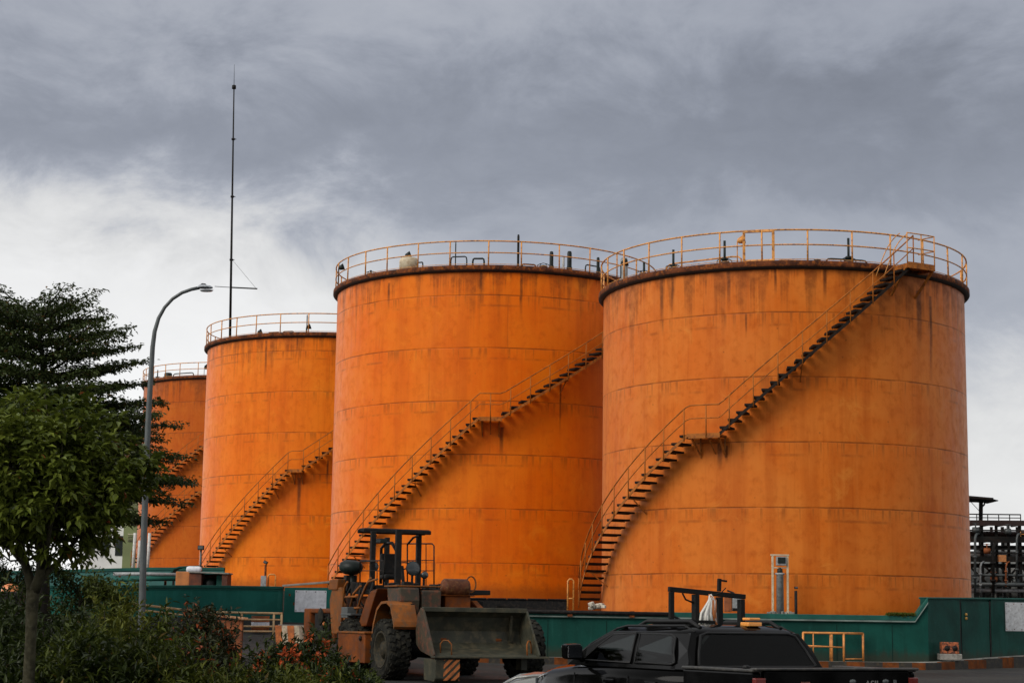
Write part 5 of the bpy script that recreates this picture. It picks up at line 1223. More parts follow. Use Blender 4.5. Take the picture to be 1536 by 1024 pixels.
    m = MB(); m.b2((2.7, -.55, zb - .5), (2.83, .55, zb - .25)); 
    for k in range(4): m.b2((2.825, -.52, zb - .48 + k * .06), (2.845, .52, zb - .455 + k * .06), 1)
    m.build('grille', [M_plas, M_chrome], root)
    m = MB(); m.b2((2.65, -.88, .42), (2.92, .88, .72)); m.b2((-1.6, -.8, .45), (-1.42, .8, .62)); m.build('bumper', M_plas, root, bevel=.05)
    # open bed
    zt = 1.06 - O.z; m = MB()
    m.b2((-1.36, .87, .42), (-.28, .97, zt)); m.b2((-1.36, -.97, .42), (-.28, -.87, zt)); m.b2((-.29, -.87, .45), (-.22, .87, zt)); m.b2((-1.33, -.87, .6), (-.3, .87, .66)); bed = m.build('cargo_bed', M_car, root, bevel=.02)
    m = MB(); m.b2((-1.40, -.86, .62), (-1.33, .86, zt + .015)); tg = m.build('tailgate', M_car, root, bevel=.015)
    m = MB()
    for s in (1, -1): m.b2((-1.37, s * .92 - .06, zt), (-.27, s * .92 + .06, zt + .028))
    m.b2((-1.42, -.97, zt + .016), (-1.32, .97, zt + .04)); m.build('bed_rail_cap', mat('scuffed_bed_cap', (.03, .03, .028), .45, spec=.3, var=.3, scale=5, col2=(.09, .08, .065), amt=.5), root, bevel=.01)
    m = MB(); m.lathe([(.01, 0), (.035, 0), (.03, .03), (.01, .035)], 10, Matrix.Translation((-1.2, .92, zt + .026))); m.build('tie_down', M_plas, root)
    for s in (1, -1): m = MB(); m.b2((-1.41, s * .91 - .055, zt - .4), (-1.35, s * .91 + .062, zt - .05)); m.build('tail_light', M_redl, root, bevel=.01)
    # marks on the tailgate
    def txt(s_, size, y, z, mt, name):
        cu = bpy.data.curves.new('lettering', 'FONT'); cu.body = s_; cu.size = size; cu.extrude = .003; cu.align_x = 'CENTER'
        to = bpy.data.objects.new('lettering', cu); COL.objects.link(to); dg_ = bpy.context.evaluated_depsgraph_get(); me = bpy.data.meshes.new_from_object(to.evaluated_get(dg_)); bpy.data.objects.remove(to)
        me.materials.clear(); me.materials.append(mt); o = bpy.data.objects.new(name, me); COL.objects.link(o); o.parent = tg; o.matrix_local = Matrix.Translation((-1.404, y, z)) @ Matrix(((0, 0, -1, 0), (-1, 0, 0, 0), (0, 1, 0, 0), (0, 0, 0, 1))); return o
    M_let = mat('dull_lettering', (.13, .13, .12), .4, var=.1, bump=0)
    txt('ASII', .1, -.39, zt - .145, M_let, 'lettering')
    m = MB(); m.b2((-1.406, -.5, zt - .168), (-1.4015, -.28, zt - .162)); m.b2((-1.406, -.5, zt - .185), (-1.4015, -.3, zt - .181)); m.build('underline', M_let, tg)
    m = MB(); m.b2((-1.408, .35, zt - .15), (-1.4015, .45, zt - .085)); m.build('rusty_sticker', mat('faded_red_sticker', (.16, .05, .03), .6, var=.5, scale=14), tg)
    for y in (-.16, -.56): m = MB(); m.lathe([(.004, 0), (.03, .002), (.022, .012), (.004, .014)], 8, Matrix.Translation((-1.4015, y, zt - .085)) @ Matrix.Rotation(-PI / 2, 4, 'Y') @ Matrix.Diagonal((.8, 1.4, 1, 1))); m.build('silver_mark', M_galv, tg)  # two small raised silver marks
    m = MB(); m.b2((-1.42, -.68, zt - .17), (-1.4015, -.655, zt - .07)); m.build('gate_latch', M_galv, tg)
    # roof rails, beacon, rack
    m = MB()
    for s in (1, -1): m.tube([(1.15, s * .5, zr + .0), (1.0, s * .5, zr + .05), (.25, s * .5, zr + .055), (.08, s * .5, zr - .01)], .022, 8)
    m.build('roof_rail', M_plas, root)
    m = MB(); m.b2((.1, -.28, zr + .015), (.24, -.11, zr + .055)); m.b2((.1, -.26, zr + .075), (.22, -.12, zr + .1)); m.build('amber_beacon', M_amber, root, bevel=.008)
    m = MB(); M_rack = mat('rack_black_steel', (.004, .004, .0035), .6, spec=.2, var=.4, scale=5); x = .62
    zt0, zt1 = 1.825 - O.z, 1.765 - O.z; yA, yB = .47, -.43
    zz = lambda y: zt0 + (zt1 - zt0) * (yA - y) / (yA - yB)
    m.bar((x, yA + .03, zz(yA)), (x, yB - .03, zz(yB)), .042, .05)
    for y, w in ((yA, .04), (.17, .075), (-.13, .07), (yB + .02, .075)): m.bar((x - .003, y, zr - .0), (x - .003, y, zz(y) - .028), .05, w, up=(1, 0, 0))
    m.bar((x, -.13, zz(-.13) + .03), (x, -.135, zz(-.13) + .16), .035); m.bar((x, -.135, zz(-.13) + .145), (x, -.23, zz(-.13) + .135), .02)
    m.bar((x - .35, yA, zr + .03), (x + .3, yA, zr + .03), .05); m.bar((x - .35, yB, zr + .03), (x + .3, yB, zr + .03), .05); m.bar((x - .1, yA, zr + .06), (x - .1, .0, zr + .05), .03); m.bar((x - .02, yA - .02, zr + .1), (x - .02, .35, zr + .06), .02)
    m.build('roof_rack', M_rack, root, bevel=.004)
    m = MB(); m.tube([(x, .33, zz(.33) - .03), (x, .29, zz(.3) - .09), (x, .21, zz(.21) - .11), (x, .17, zz(.17) - .12)], .01, 5); m.tube([(x, -.03, zz(0) - .1), (x, -.09, zz(0) - .07), (x, -.13, zz(-.1) - .05)], .011, 5); m.build('loose_wire', M_rack, root)
    for sx, sd in ((2.1, 1), (2.1, -1), (-.75, 1), (-.75, -1)): car_wheel(root, sx, sd * .78, .37, sd)
    m = MB(); m.b2((-1.3, -.6, .35), (2.6, .6, .46)); m.build('underbody', M_plas, root)
    # cables hung on the rack: a thing of its own
    RM = root.matrix_basis @ Vector((x - .06, .035, zr + .0)); t = thing('cable_bundle', 'bundle of white and orange cable hanging in the rack on the pickup roof', 'cable', RM, root.rotation_euler.z)
    rr = random.Random(5); Mw = mat('white_cable', (.7, .68, .62), .5, var=.2, scale=9); Mo = mat('orange_cable', (.5, .16, .04), .5, var=.2, scale=9)
    for i in range(9):
        m = MB(); a = rr.uniform(.0, .04); y0 = rr.uniform(-.09, .12); pts = [(rr.uniform(-.02, .02), y0 * 1.1, .02), (rr.uniform(-.02, .02), y0 * .7 + .02, .14), (0, y0 * .25 - .01, .25), (0, rr.uniform(-.03, .01), .315 + rr.uniform(-.02, .01)), (0, -.05 + rr.uniform(-.02, .01), .27), (0, -.04 - abs(y0) * .3, .14), (rr.uniform(-.02, .02), -.05 - abs(y0) * .4, .03)]
        m.tube(pts, .013 + .005 * (i % 2), 6); m.build('cable_loop', Mo if i % 4 == 3 else Mw, t)
    m = MB(); m.tube([(0, -.03, .32), (-.04, -.12, .35), (-.05, -.17, .4)], .006, 5); m.build('tie_wire', M_rack, t)
pickup()

def grey_car():
    Y = 23.6; a = W(745, 1010, Y); zg = gz(a.x, Y); root = thing('parked_car', 'grey car beside the pickup, only its creased bonnet showing', 'car', (a.x + 1.9, Y, zg), PI - .05)
    zh = W(800, 1007.5, Y).z - zg - .02; fx = 1.9; zf = zh - .13
    m = MB(); m.loft([half_sec(x, hw, zt, 0, cr, .28, .12) for x, hw, zt, cr in ((-2.0, .74, zf - .1, .0), (-1.9, .8, zh - .02, .02), (-.9, .84, zh, .02), (.55, .84, zh, .02), (.75, .83, zh - .01, .03), (1.4, .81, zh - .02, .045), (1.62, .79, zh - .06, .04), (1.78, .76, zh - .13, .03), (fx, .72, zh - .25, .0))]); m.build('body', M_gcar, root)
    m = MB()
    for y in (-.5, -.3, -.1, .1, .3, .5, .68): m.tube([(.75, y, zh + .012), (1.4, y * .97, zh + .01 - .02), (1.62, y * .95, zh - .035), (1.78, y * .93, zh - .115)], .016, 6)
    m.build('bonnet_crease', M_gcar, root)
    def ring(z, x0, x1, hw): return [Vector((x, y, z)) for x, y in ((x1, hw * .8), (x1 - .15, hw), (x0 + .1, hw), (x0, hw * .85), (x0, -hw * .85), (x0 + .1, -hw), (x1 - .15, -hw), (x1, -hw * .8))]
    zr = min(1.36 - zg, zh + .52); m = MB(); m.loft([ring(zh - .02, -1.85, .62, .8), ring(zr - .05, -1.5, -.1, .62), ring(zr, -1.3, -.3, .5)]); cab = m.build('cab', M_gcar, root, bevel=.02)
    for s in (1, -1):
        m = MB(); z0, z1 = zh + .05, zr - .1; f = lambda z: .8 - .18 * (z - zh + .02) / (zr - .03 - zh) + .008
        m.add([Vector((x, s * f(z), z)) for x, z in ((.3, z0), (-.2, z1), (-1.3, z1), (-1.55, z0))] + [Vector((x, s * (f(z) + .01), z)) for x, z in ((.3, z0), (-.2, z1), (-1.3, z1), (-1.55, z0))], [(0, 1, 2, 3), (7, 6, 5, 4), (0, 4, 5, 1), (1, 5, 6, 2), (2, 6, 7, 3), (3, 7, 4, 0)]); m.build('side_window', M_win, root)
        m = MB(); m.box((1.72, s * .66, zh - .22), (.2, .22, .14)); m.build('headlight', M_chrome, root, bevel=.03)
        for x in (1.2, -1.3): car_wheel(root, x, s * .72, .31, s)
    P_ = [(.62, .6), (.62, -.6), (-.07, -.48), (-.07, .48)]; m = MB(); m.add([Vector((x + .02, y, zh + .02 if x > 0 else zr - .06)) for x, y in P_] + [Vector((x + .035, y, zh + .03 if x > 0 else zr - .045)) for x, y in P_], [(3, 2, 1, 0), (4, 5, 6, 7), (0, 1, 5, 4), (1, 2, 6, 5), (2, 3, 7, 6), (3, 0, 4, 7)]); m.build('windscreen', M_win, root)
grey_car()
# ------------------------------------------------------------------ vegetation
def leaf_arrays(P, D, U, ln, wd, fold=.25):
    """folded diamond leaves: base points P, directions D, up vectors U, lengths ln, widths wd (numpy) -> verts, faces"""
    S = np.cross(D, U); S /= np.linalg.norm(S, axis=1, keepdims=True) + 1e-9; Nn = np.cross(S, D)
    b = P; t = P + D * ln[:, None] - Nn * (ln * .12)[:, None]; mid = P + D * (ln * .48)[:, None]
    l = mid - S * (wd / 2)[:, None] - Nn * (wd * fold)[:, None] * -1; r = mid + S * (wd / 2)[:, None] + Nn * (wd * fold)[:, None]
    V = np.stack([b, l, t, r], 1).reshape(-1, 3); n = len(P); i = np.arange(n) * 4
    Fc = np.stack([np.stack([i, i + 1, i + 2], 1), np.stack([i, i + 2, i + 3], 1)], 1).reshape(-1, 3)
    return V, Fc
def np_mesh(name, V, Fc, mt, parent=None, loc=None):
    me = bpy.data.meshes.new(name); me.vertices.add(len(V)); me.vertices.foreach_set('co', V.astype(np.float32).ravel())
    me.loops.add(Fc.size); me.loops.foreach_set('vertex_index', Fc.astype(np.int32).ravel()); me.polygons.add(len(Fc)); me.polygons.foreach_set('loop_start', np.arange(0, Fc.size, 3, dtype=np.int32)); me.polygons.foreach_set('loop_total', np.full(len(Fc), 3, np.int32))
    me.materials.append(mt); me.update(calc_edges=True); me.validate(); o = bpy.data.objects.new(name, me); COL.objects.link(o)
    if parent: o.parent = parent
    if loc is not None: o.location = loc
    return o
def unit(a): return a / (np.linalg.norm(a, axis=1, keepdims=True) + 1e-9)

M_bark = mat('pale_mottled_bark', (.035, .032, .018), .9, spec=.15, var=.5, scale=7, col2=(.075, .07, .045), amt=.6, bump=.4)
M_bark2 = mat('dark_bark', (.02, .016, .012), .9, var=.4, scale=5, bump=.3)
ML_front = leaf_mat('broad_leaf', (.018, .034, .004), (.18, .215, .032), (.22, .06, .02), .35, .006)
ML_tier = leaf_mat('small_dark_leaf', (.016, .030, .008), (.075, .098, .028), (.16, .09, .03), .5, .02)
ML_a = leaf_mat('shrub_leaf_mid', (.010, .020, .004), (.085, .105, .014), (.18, .12, .03), .45, .01)
ML_b = leaf_mat('shrub_leaf_dark', (.005, .012, .003), (.045, .062, .012), None, .4)
ML_c = leaf_mat('shrub_leaf_lime', (.028, .042, .006), (.15, .16, .022), None, .5)
ML_red = leaf_mat('shrub_leaf_rusty', (.012, .016, .007), (.04, .045, .015), (.3, .065, .02), .45, .09)
M_flower = leaf_mat('orange_red_petal', (.45, .07, .015), (.7, .17, .06), None, .5)

def front_tree():
    """broad-leaved young tree, forked trunk"""
    Y = 24.; g = np.random.default_rng(11); b = W(44, 1040, Y); zg = gz(b.x, Y)
    root = thing('broadleaf_tree', 'round dense broad-leaved tree with a forked trunk in the left foreground', 'tree', (b.x, Y, zg)); o = Vector((b.x, Y, zg))
    q = lambda px, py, dy=0.: W(px, py, Y + dy) - o
    m = MB(); tr = [Vector((0, 0, -.1)), q(43, 1020), q(46, 960), q(48, 905), q(50, 885)]
    m.tube(tr, [.105, .08, .072, .085, .09], 14)
    limbs = []
    for pts, r0 in (([(49, 890, 0), (44, 865, .05), (36, 840, .1), (28, 800, .15), (20, 740, .1), (15, 690, 0)], .075), ([(50, 890, 0), (58, 868, -.05), (64, 845, -.1), (70, 800, -.15), (78, 730, -.1), (80, 660, -.1)], .08), ([(56, 872, -.05), (72, 856, .0), (88, 842, .1), (112, 812, .2), (140, 770, .2), (150, 730, .2)], .05), ([(62, 850, -.1), (68, 830, -.4), (76, 790, -.6), (90, 740, -.7)], .05), ([(40, 850, .1), (22, 830, .4), (4, 800, .6), (-20, 760, .6)], .045), ([(60, 850, 0), (66, 800, .5), (60, 740, .7)], .045)):
        P_ = [q(*p) for p in pts]; limbs.append(P_); n = len(P_); m.tube(P_, [r0 * (1 - .75 * i / (n - 1)) for i in range(n)], 9)
    # twigs
    C = np.array(q(66, 716)); rx, ry, rz = 1.33, 1.2, 1.12
    cl = []
    while len(cl) < 700:
        d = unit(g.normal(size=(1, 3)))[0]; bump = 1 + .16 * math.sin(3 * d[0] + 5 * d[2] + 1) * math.cos(4 * d[1] + 2) + g.normal() * .03
        rad = bump * (g.uniform(.22, 1.) ** .45); p = C + d * np.array((rx, ry, rz)) * rad
        if p[2] < C[2] - .8 and g.uniform() < .55: continue
        cl.append(p)
    cl = np.array(cl)
    for p in cl[::5]:
        L_ = limbs[g.integers(len(limbs))]; e = min(L_[2:], key=lambda v: (v - Vector(p)).length); mid = (Vector(p) + e) / 2 + Vector((0, 0, -.08)); m.tube([e, mid, Vector(p)], [.018, .012, .006], 5, caps=False)
    m.build('trunk', M_bark, root)
    k = 19; n = len(cl) * k; P = np.repeat(cl, k, 0); out = unit(P - C)
    az = g.uniform(0, 2 * PI, n); D = np.stack([np.cos(az), np.sin(az), g.uniform(-1.15, .5, n)], 1) + out * .55; D = unit(D)
    P = P + D * g.uniform(.0, .06, n)[:, None] + g.normal(size=(n, 3)) * .045; U = np.tile(np.array([[0, 0, 1.]]), (n, 1)) + g.normal(size=(n, 3)) * .35
    ln = g.uniform(.09, .19, n); V, Fc = leaf_arrays(P, D, U, ln, ln * g.uniform(.36, .5, n)); np_mesh('crown', V, Fc, ML_front, root)
    return root
FT = front_tree()

def tier_tree():
    """tall tree with flat layered branches"""
    Y = 55.; g = np.random.default_rng(4); b = W(66, 950, Y); zg = gz(b.x, Y)
    root = thing('layered_tree', 'tall dark tree with flat layered branches behind the broad-leaved tree', 'tree', (b.x, Y, zg)); o = Vector((b.x, Y, zg))
    q = lambda px, py, dy=0.: W(px, py, Y + dy) - o
    m = MB(); m.tube([Vector((0, 0, -.2)), q(64, 800), q(66, 700), q(68, 600), q(62, 520), q(50, 462)], [.24, .19, .16, .12, .07, .025], 10)
    Ps, Ds = [], []
    ztop = q(50, 445).z
    # tiers: (photo height, reach in metres, branch rise)
    for ti, (py, reach, rise, nb) in enumerate(((464, 1.9, .42, 8), (484, 2.6, .36, 9), (506, 2.9, .30, 9), (528, 3.2, .24, 10), (556, 3.1, .22, 11), (584, 3.4, .19, 11), (606, 4.1, .15, 13), (632, 4.4, .12, 14), (660, 4.2, .1, 13), (686, 4.5, .08, 14), (714, 5.0, .05, 14), (740, 4.9, .03, 13), (772, 4.5, .02, 11))):
        a0 = g.uniform(0, 6.28)
        for bi in range(nb):
            a = a0 + 2 * PI * bi / nb + g.normal() * .16; Lb = reach * g.uniform(.72, 1.08); z0 = q(66, py).z + g.uniform(-.09, .09) - reach * rise * .35; x0 = q(60 if py < 520 else 66, py).x
            hd = Vector((math.cos(a), math.sin(a), 0)); pts = [Vector((x0, 0, z0)) + hd * (Lb * t) + Vector((0, 0, Lb * rise * t - .06 * Lb * t * t * (1 if ti > 5 else .3))) for t in (0, .25, .5, .75, 1)]
            m.tube(pts, [.055, .045, .032, .02, .008], 5, caps=False)
            for t in np.linspace(.2, 1.0, int(5 + Lb * 3.2)):
                i = min(3, int(t * 4)); f = t * 4 - i; p = pts[i] * (1 - f) + pts[i + 1] * f; side = Vector((-hd.y, hd.x, 0)); wmax = .34 * Lb * (1.1 - t) ** .6 + .12
                for s in (-1, 1):
                    ln = wmax * g.uniform(.55, 1.05)
                    for u in np.arange(.05, ln, .13):
                        c = p + side * (s * u) + hd * (u * .55) + Vector((0, 0, .06 * u + g.normal() * .04))
                        Ps.append(tuple(c)); Ds.append(tuple(hd * .5 + side * s))
    m.build('trunk', M_bark2, root)
    Ps, Ds = np.array(Ps), np.array(Ds); k = 5; n = len(Ps) * k; P = np.repeat(Ps, k, 0) + g.normal(size=(n, 3)) * np.array([.07, .07, .028]); D = unit(np.repeat(Ds, k, 0) * .6 + g.normal(size=(n, 3)) * np.array([.7, .7, .35]) + np.array([0, 0, -.1]))
    U = np.tile(np.array([[0, 0, 1.]]), (n, 1)) + g.normal(size=(n, 3)) * .3; ln = g.uniform(.09, .17, n); V, Fc = leaf_arrays(P, D, U, ln, ln * .5); np_mesh('crown', V, Fc, ML_tier, root)
    return n
tier_tree()

def shrub(seed, rx, ry, hgt, nleaf, lsize, mt, label, px, Y, style='round', group=None, name='shrub', flowers=0, aspect=.3, sink=0.):
    g = np.random.default_rng(seed); b = W(px, 940, Y); zg = gz(b.x, Y); root = thing(name, label, 'shrub' if name == 'shrub' else 'plant', (b.x, Y, zg - sink), g.uniform(0, 6), group)
    m = MB(); ns = 9; tips = []
    for i in range(ns):
        a = 2 * PI * i / ns + g.normal() * .3; rr_ = g.uniform(.3, .9); e = Vector((math.cos(a) * rx * rr_, math.sin(a) * ry * rr_, hgt * g.uniform(.6, .95))); mid = e * .5 + Vector((0, 0, hgt * .12)); m.tube([Vector((0, 0, -.1)), mid * .6, mid, e], [.025, .02, .014, .006], 5, caps=False); tips.append(e)
    m.build('stems', M_bark2, root)
    # leaf sprays: short shoots with leaves along them, spread through the volume
    nsh = nleaf // 13; d = unit(g.normal(size=(nsh, 3))); d[:, 2] = np.abs(d[:, 2]); rad = g.uniform(.15, 1., nsh) ** .5; bump = 1 + .22 * np.sin(4 * d[:, 0] + seed) * np.cos(5 * d[:, 1] + 2 * seed) + g.normal(size=nsh) * .09
    base = d * np.array([rx, ry, hgt * .8]) * (rad * bump)[:, None] + np.array([0, 0, hgt * .14]); base[:, 2] = np.maximum(base[:, 2], .03)
    sd = unit(d * .8 + np.array([0, 0, .75 if style == 'upright' else .25]) + g.normal(size=(nsh, 3)) * .5); sl = g.uniform(.12, .34, nsh) * (1.5 if style == 'upright' else 1.)
    k = 9; t = np.tile(np.linspace(.1, 1, k), nsh); P = np.repeat(base, k, 0) + np.repeat(sd * sl[:, None], k, 0) * t[:, None]; n = len(P)
    side = unit(g.normal(size=(n, 3))); D = unit(np.repeat(sd, k, 0) * .55 + side * .9 + np.array([0, 0, -.15 if style != 'upright' else .1])); U = np.tile(np.array([[0, 0, 1.]]), (n, 1)) + g.normal(size=(n, 3)) * .3
    ln = g.uniform(.7, 1.5, n) * lsize * 1.35; V, Fc = leaf_arrays(P, D, U, ln, ln * aspect * g.uniform(.8, 1.2, n)); np_mesh('foliage', V, Fc, mt, root)
    if flowers:
        d = unit(g.normal(size=(flowers, 3))); d[:, 2] = np.abs(d[:, 2]); base = d * np.array([rx, ry, hgt * .85]) * g.uniform(.95, 1.15, flowers)[:, None] + np.array([0, 0, hgt * .16]); k = 9
        for i in range(flowers):
            P = np.repeat(base[i:i + 1], k, 0) + g.normal(size=(k, 3)) * .02; D = unit(np.repeat(d[i:i + 1], k, 0) * .5 + g.normal(size=(k, 3)) * .8); U = g.normal(size=(k, 3)); ln = g.uniform(.08, .16, k); V, Fc = leaf_arrays(P, D, U, ln, ln * .5); np_mesh('flower', V, Fc, M_flower, root)
    return root

GR = 'shrubs in the foreground bed'
#      seed  rx   ry  hgt  leaves size mat  label px Y style
SH = [(15, .8, .7, 2.2, 4600, .10, ML_b, 'tall dark shrub at the far left in front of the orange covered machine', 8, 36, 'round', .32),
      (1, .95, .8, 1.75, 5200, .10, ML_b, 'dark shrub at the far left edge of the foreground bed', 6, 29, 'round', .3),
      (2, .8, .7, 1.95, 4600, .09, ML_b, 'bushy dark shrub just right of the forked trunk', 88, 31, 'round', .34),
      (3, .62, .6, 1.5, 4200, .10, ML_a, 'mid green shrub right behind the forked trunk', 120, 27, 'upright', .26),
      (4, .75, .7, 1.85, 5200, .105, ML_c, 'lime green feathery shrub beside the street lamp foot', 172, 33, 'upright', .22),
      (5, .9, .8, 1.5, 5600, .10, ML_a, 'olive green shrub in front of the street lamp', 240, 33, 'upright', .26),
      (6, .8, .7, 1.35, 4800, .11, ML_b, 'very dark shrub low in front of the lime green one', 158, 25, 'round', .3),
      (7, .8, .7, 1.25, 4800, .10, ML_a, 'leafy shrub with narrow leaves in the lower middle of the bed', 228, 25, 'upright', .22),
      (8, 1.1, .8, 1.72, 5600, .10, ML_red, 'dark shrub with rusty red leaves over the steel bin', 305, 43, 'round', .36),
      (9, .9, .8, 1.2, 4800, .10, ML_red, 'small red-tipped shrub below the steel bin', 300, 31, 'round', .34),
      (10, .9, .8, .95, 4800, .09, ML_c, 'low yellow green shrub at the bottom right of the bed', 300, 25, 'upright', .24),
      (11, .9, .8, .95, 4600, .09, ML_a, 'low green shrub in front of the orange flowers', 372, 27, 'round', .28),
      (12, .8, .7, 1.15, 4600, .11, ML_b, 'dark shrub at the foot of the forked trunk', 20, 25, 'round', .3),
      (13, .7, .6, 1.0, 4200, .10, ML_a, 'green shrub low between the trunk and the dark shrubs', 92, 24.6, 'upright', .26),
      (14, .8, .8, .75, 4200, .09, ML_c, 'low lime shrub below the orange flowers', 455, 29, 'upright', .26)]
for s_ in SH: shrub(s_[0], s_[1], s_[2], s_[3], s_[4], s_[5], s_[6], s_[7], s_[8], s_[9], s_[10], GR, aspect=s_[11])
FG = 'orange flowering plants beside the loader'
for sd, px, Y, h_, nf, lab in ((21, 420, 35, .95, 46, 'plant with orange red flowers left of the loader, nearest the bin'), (22, 468, 36.5, 1.05, 50, 'tallest orange flowering plant in front of the loader rear wheel'), (23, 505, 33.5, .62, 26, 'small orange flowering plant under the loader fuel tank')):
    shrub(sd, .62, .55, h_, 2600, .10, ML_b, lab, px, Y, 'upright', FG, 'flowering_plant', nf, .3)
BG = 'small trees behind the left wall'
def thin_tree(seed, px, Y, py_top, w, label, mt):
    g = np.random.default_rng(seed); b = W(px, 900, Y); zg = gz(b.x, Y); h = W(px, py_top, Y).z - zg; root = thing('small_tree', label, 'tree', (b.x, Y, zg), 0, BG); m = MB(); Ps = []
    m.tube([Vector((0, 0, -.1)), Vector((.05, 0, h * .4)), Vector((0, .05, h * .75))], [.06, .045, .02], 8)
    for i in range(16):
        a = g.uniform(0, 6.28); z0 = h * g.uniform(.3, .7); e = Vector((math.cos(a) * w * g.uniform(.5, 1), math.sin(a) * w, min(h, z0 + h * g.uniform(.12, .35)))); m.tube([Vector((.03, .02, z0)), (Vector((0, 0, z0)) + e) / 2 + Vector((0, 0, .05)), e], [.025, .015, .005], 5, caps=False)
        for t in np.linspace(.3, 1, 9): Ps.append(tuple(Vector((0, 0, z0)) * (1 - t) + e * t))
    m.build('trunk', M_bark, root); Ps = np.array(Ps); k = 16; n = len(Ps) * k; P = np.repeat(Ps, k, 0) + g.normal(size=(n, 3)) * .13; D = unit(g.normal(size=(n, 3)) + np.array([0, 0, -.2])); U = np.tile(np.array([[0, 0, 1.]]), (n, 1)) + g.normal(size=(n, 3)) * .4; ln = g.uniform(.08, .17, n)
    V, Fc = leaf_arrays(P, D, U, ln, ln * .45); np_mesh('crown', V, Fc, mt, root)
thin_tree(31, 118, 53, 838, 1.2, 'thin grey-green small tree before the left wall, right of the forked trunk', ML_b)
thin_tree(32, 168, 50, 862, .9, 'thin small tree beside the street lamp before the left wall', ML_a)
thin_tree(33, 22, 57, 836, 1.2, 'thin small tree at the far left before the green wall', ML_b)

def ground_cover():
    g = np.random.default_rng(77); Ps = []; 
    n = 26000; x = g.uniform(-9.5, -1.6, n); y = g.uniform(21.5, 44, n); keep = x < (-1.2 - (y - 22) * .09); x, y = x[keep], y[keep]; z = np.array([gz(a, b) for a, b in zip(x, y)])
    P = np.stack([x, y, z + g.uniform(0, .3, len(x)) ** 1.3], 1); D = unit(g.normal(size=P.shape) * np.array([1, 1, .5]) + np.array([0, 0, .6])); U = np.tile(np.array([[0, 0, 1.]]), (len(P), 1)) + g.normal(size=P.shape) * .3; ln = g.uniform(.1, .24, len(P)); V, Fc = leaf_arrays(P, D, U, ln, ln * .25)
    o = np_mesh('ground_cover', V, Fc, ML_a); tag(o, 'low weeds and leaves covering the foreground bed', 'ground cover', None, 'stuff')
    # grassy clumps along the wall top and kerb
    n = 1500; t = g.uniform(0, 1, n); a, b = wline(1332, 59.9), wline(1372, 59.9); P = np.stack([a.x + (b.x - a.x) * t, a.y + g.uniform(.0, .25, n), np.full(n, zc) + .0], 1); D = unit(g.normal(size=(n, 3)) * .6 + np.array([0, 0, .9])); U = g.normal(size=(n, 3)); ln = g.uniform(.05, .14, n); V, Fc = leaf_arrays(P, D, U, ln, ln * .25); o = np_mesh('moss', V, Fc, ML_c); tag(o, 'patch of moss and weeds on the wall coping where it steps up', 'moss', None, 'stuff')
ground_cover()

# unseen trees added left of the view as dark masses for the pickup to reflect
for i, (x, y, sc_) in enumerate(((-21, 14, 2.1), (-25, 21, 2.4), (-30, 29, 2.6), (-34, 38, 2.3), (-27, 5, 2.2), (-19, -6, 2.0))):
    o = copy_tree(FT); o.location = (x, y, gz(x, y)); o.scale = (sc_, sc_, sc_); o.rotation_euler = (0, 0, i * 1.3); o['label'] = 'tall unseen broad-leaved tree added past the left edge to darken the pickup reflections'; o['group'] = 'unseen trees added past the left edge'
# ------------------------------------------------------------------ light and sky
SUNV = Vector((-.57, -.61, .62)).normalized()
world = bpy.data.worlds.new('World'); scene.world = world; world.use_nodes = True
nt = world.node_tree; bg = nt.nodes['Background']
sky = nt.nodes.new('ShaderNodeTexSky'); sky.sky_type = 'NISHITA'; sky.sun_disc = False
sky.sun_elevation = math.asin(SUNV.z); sky.sun_rotation = math.atan2(SUNV.x, SUNV.y) % (2 * PI)
tc = nt.nodes.new('ShaderNodeTexCoord'); sep = nt.nodes.new('ShaderNodeSeparateXYZ'); L(nt, tc.outputs['Generated'], sep.inputs[0])
X, Y, Z = sep.outputs
zz = math_n(nt, 'MAXIMUM', Z, 0.)
den = math_n(nt, 'ADD', zz, .16)
def cloudvec(sx, sy, o=0.):
    c = nt.nodes.new('ShaderNodeCombineXYZ')
    L(nt, math_n(nt, 'MULTIPLY', math_n(nt, 'DIVIDE', X, den), sx), c.inputs[0]); L(nt, math_n(nt, 'MULTIPLY', math_n(nt, 'DIVIDE', Y, den), sy), c.inputs[1]); c.inputs[2].default_value = o
    return c.outputs[0]
big = noise(nt, cloudvec(.55, .75, 7.7), 1, 4, .5, .4)
az0 = math_n(nt, 'DIVIDE', X, math_n(nt, 'MAXIMUM', math_n(nt, 'ABSOLUTE', Y), .25))
def flatvec(sx, sz, o=0.):
    c = nt.nodes.new('ShaderNodeCombineXYZ'); L(nt, math_n(nt, 'MULTIPLY', az0, sx), c.inputs[0]); L(nt, math_n(nt, 'MULTIPLY', Z, sz), c.inputs[1]); c.inputs[2].default_value = o
    return c.outputs[0]
midn = noise(nt, flatvec(10., 17., 5.3), 1, 8, .62, .35)
fin = noise(nt, flatvec(32, 60, 8.1), 1, 6, .62, .4)
tex = math_n(nt, 'ADD', math_n(nt, 'MULTIPLY', math_n(nt, 'SUBTRACT', big, .5), .36), math_n(nt, 'ADD', math_n(nt, 'MULTIPLY', math_n(nt, 'SUBTRACT', midn, .5), .40), math_n(nt, 'MULTIPLY', math_n(nt, 'SUBTRACT', fin, .5), .17)))
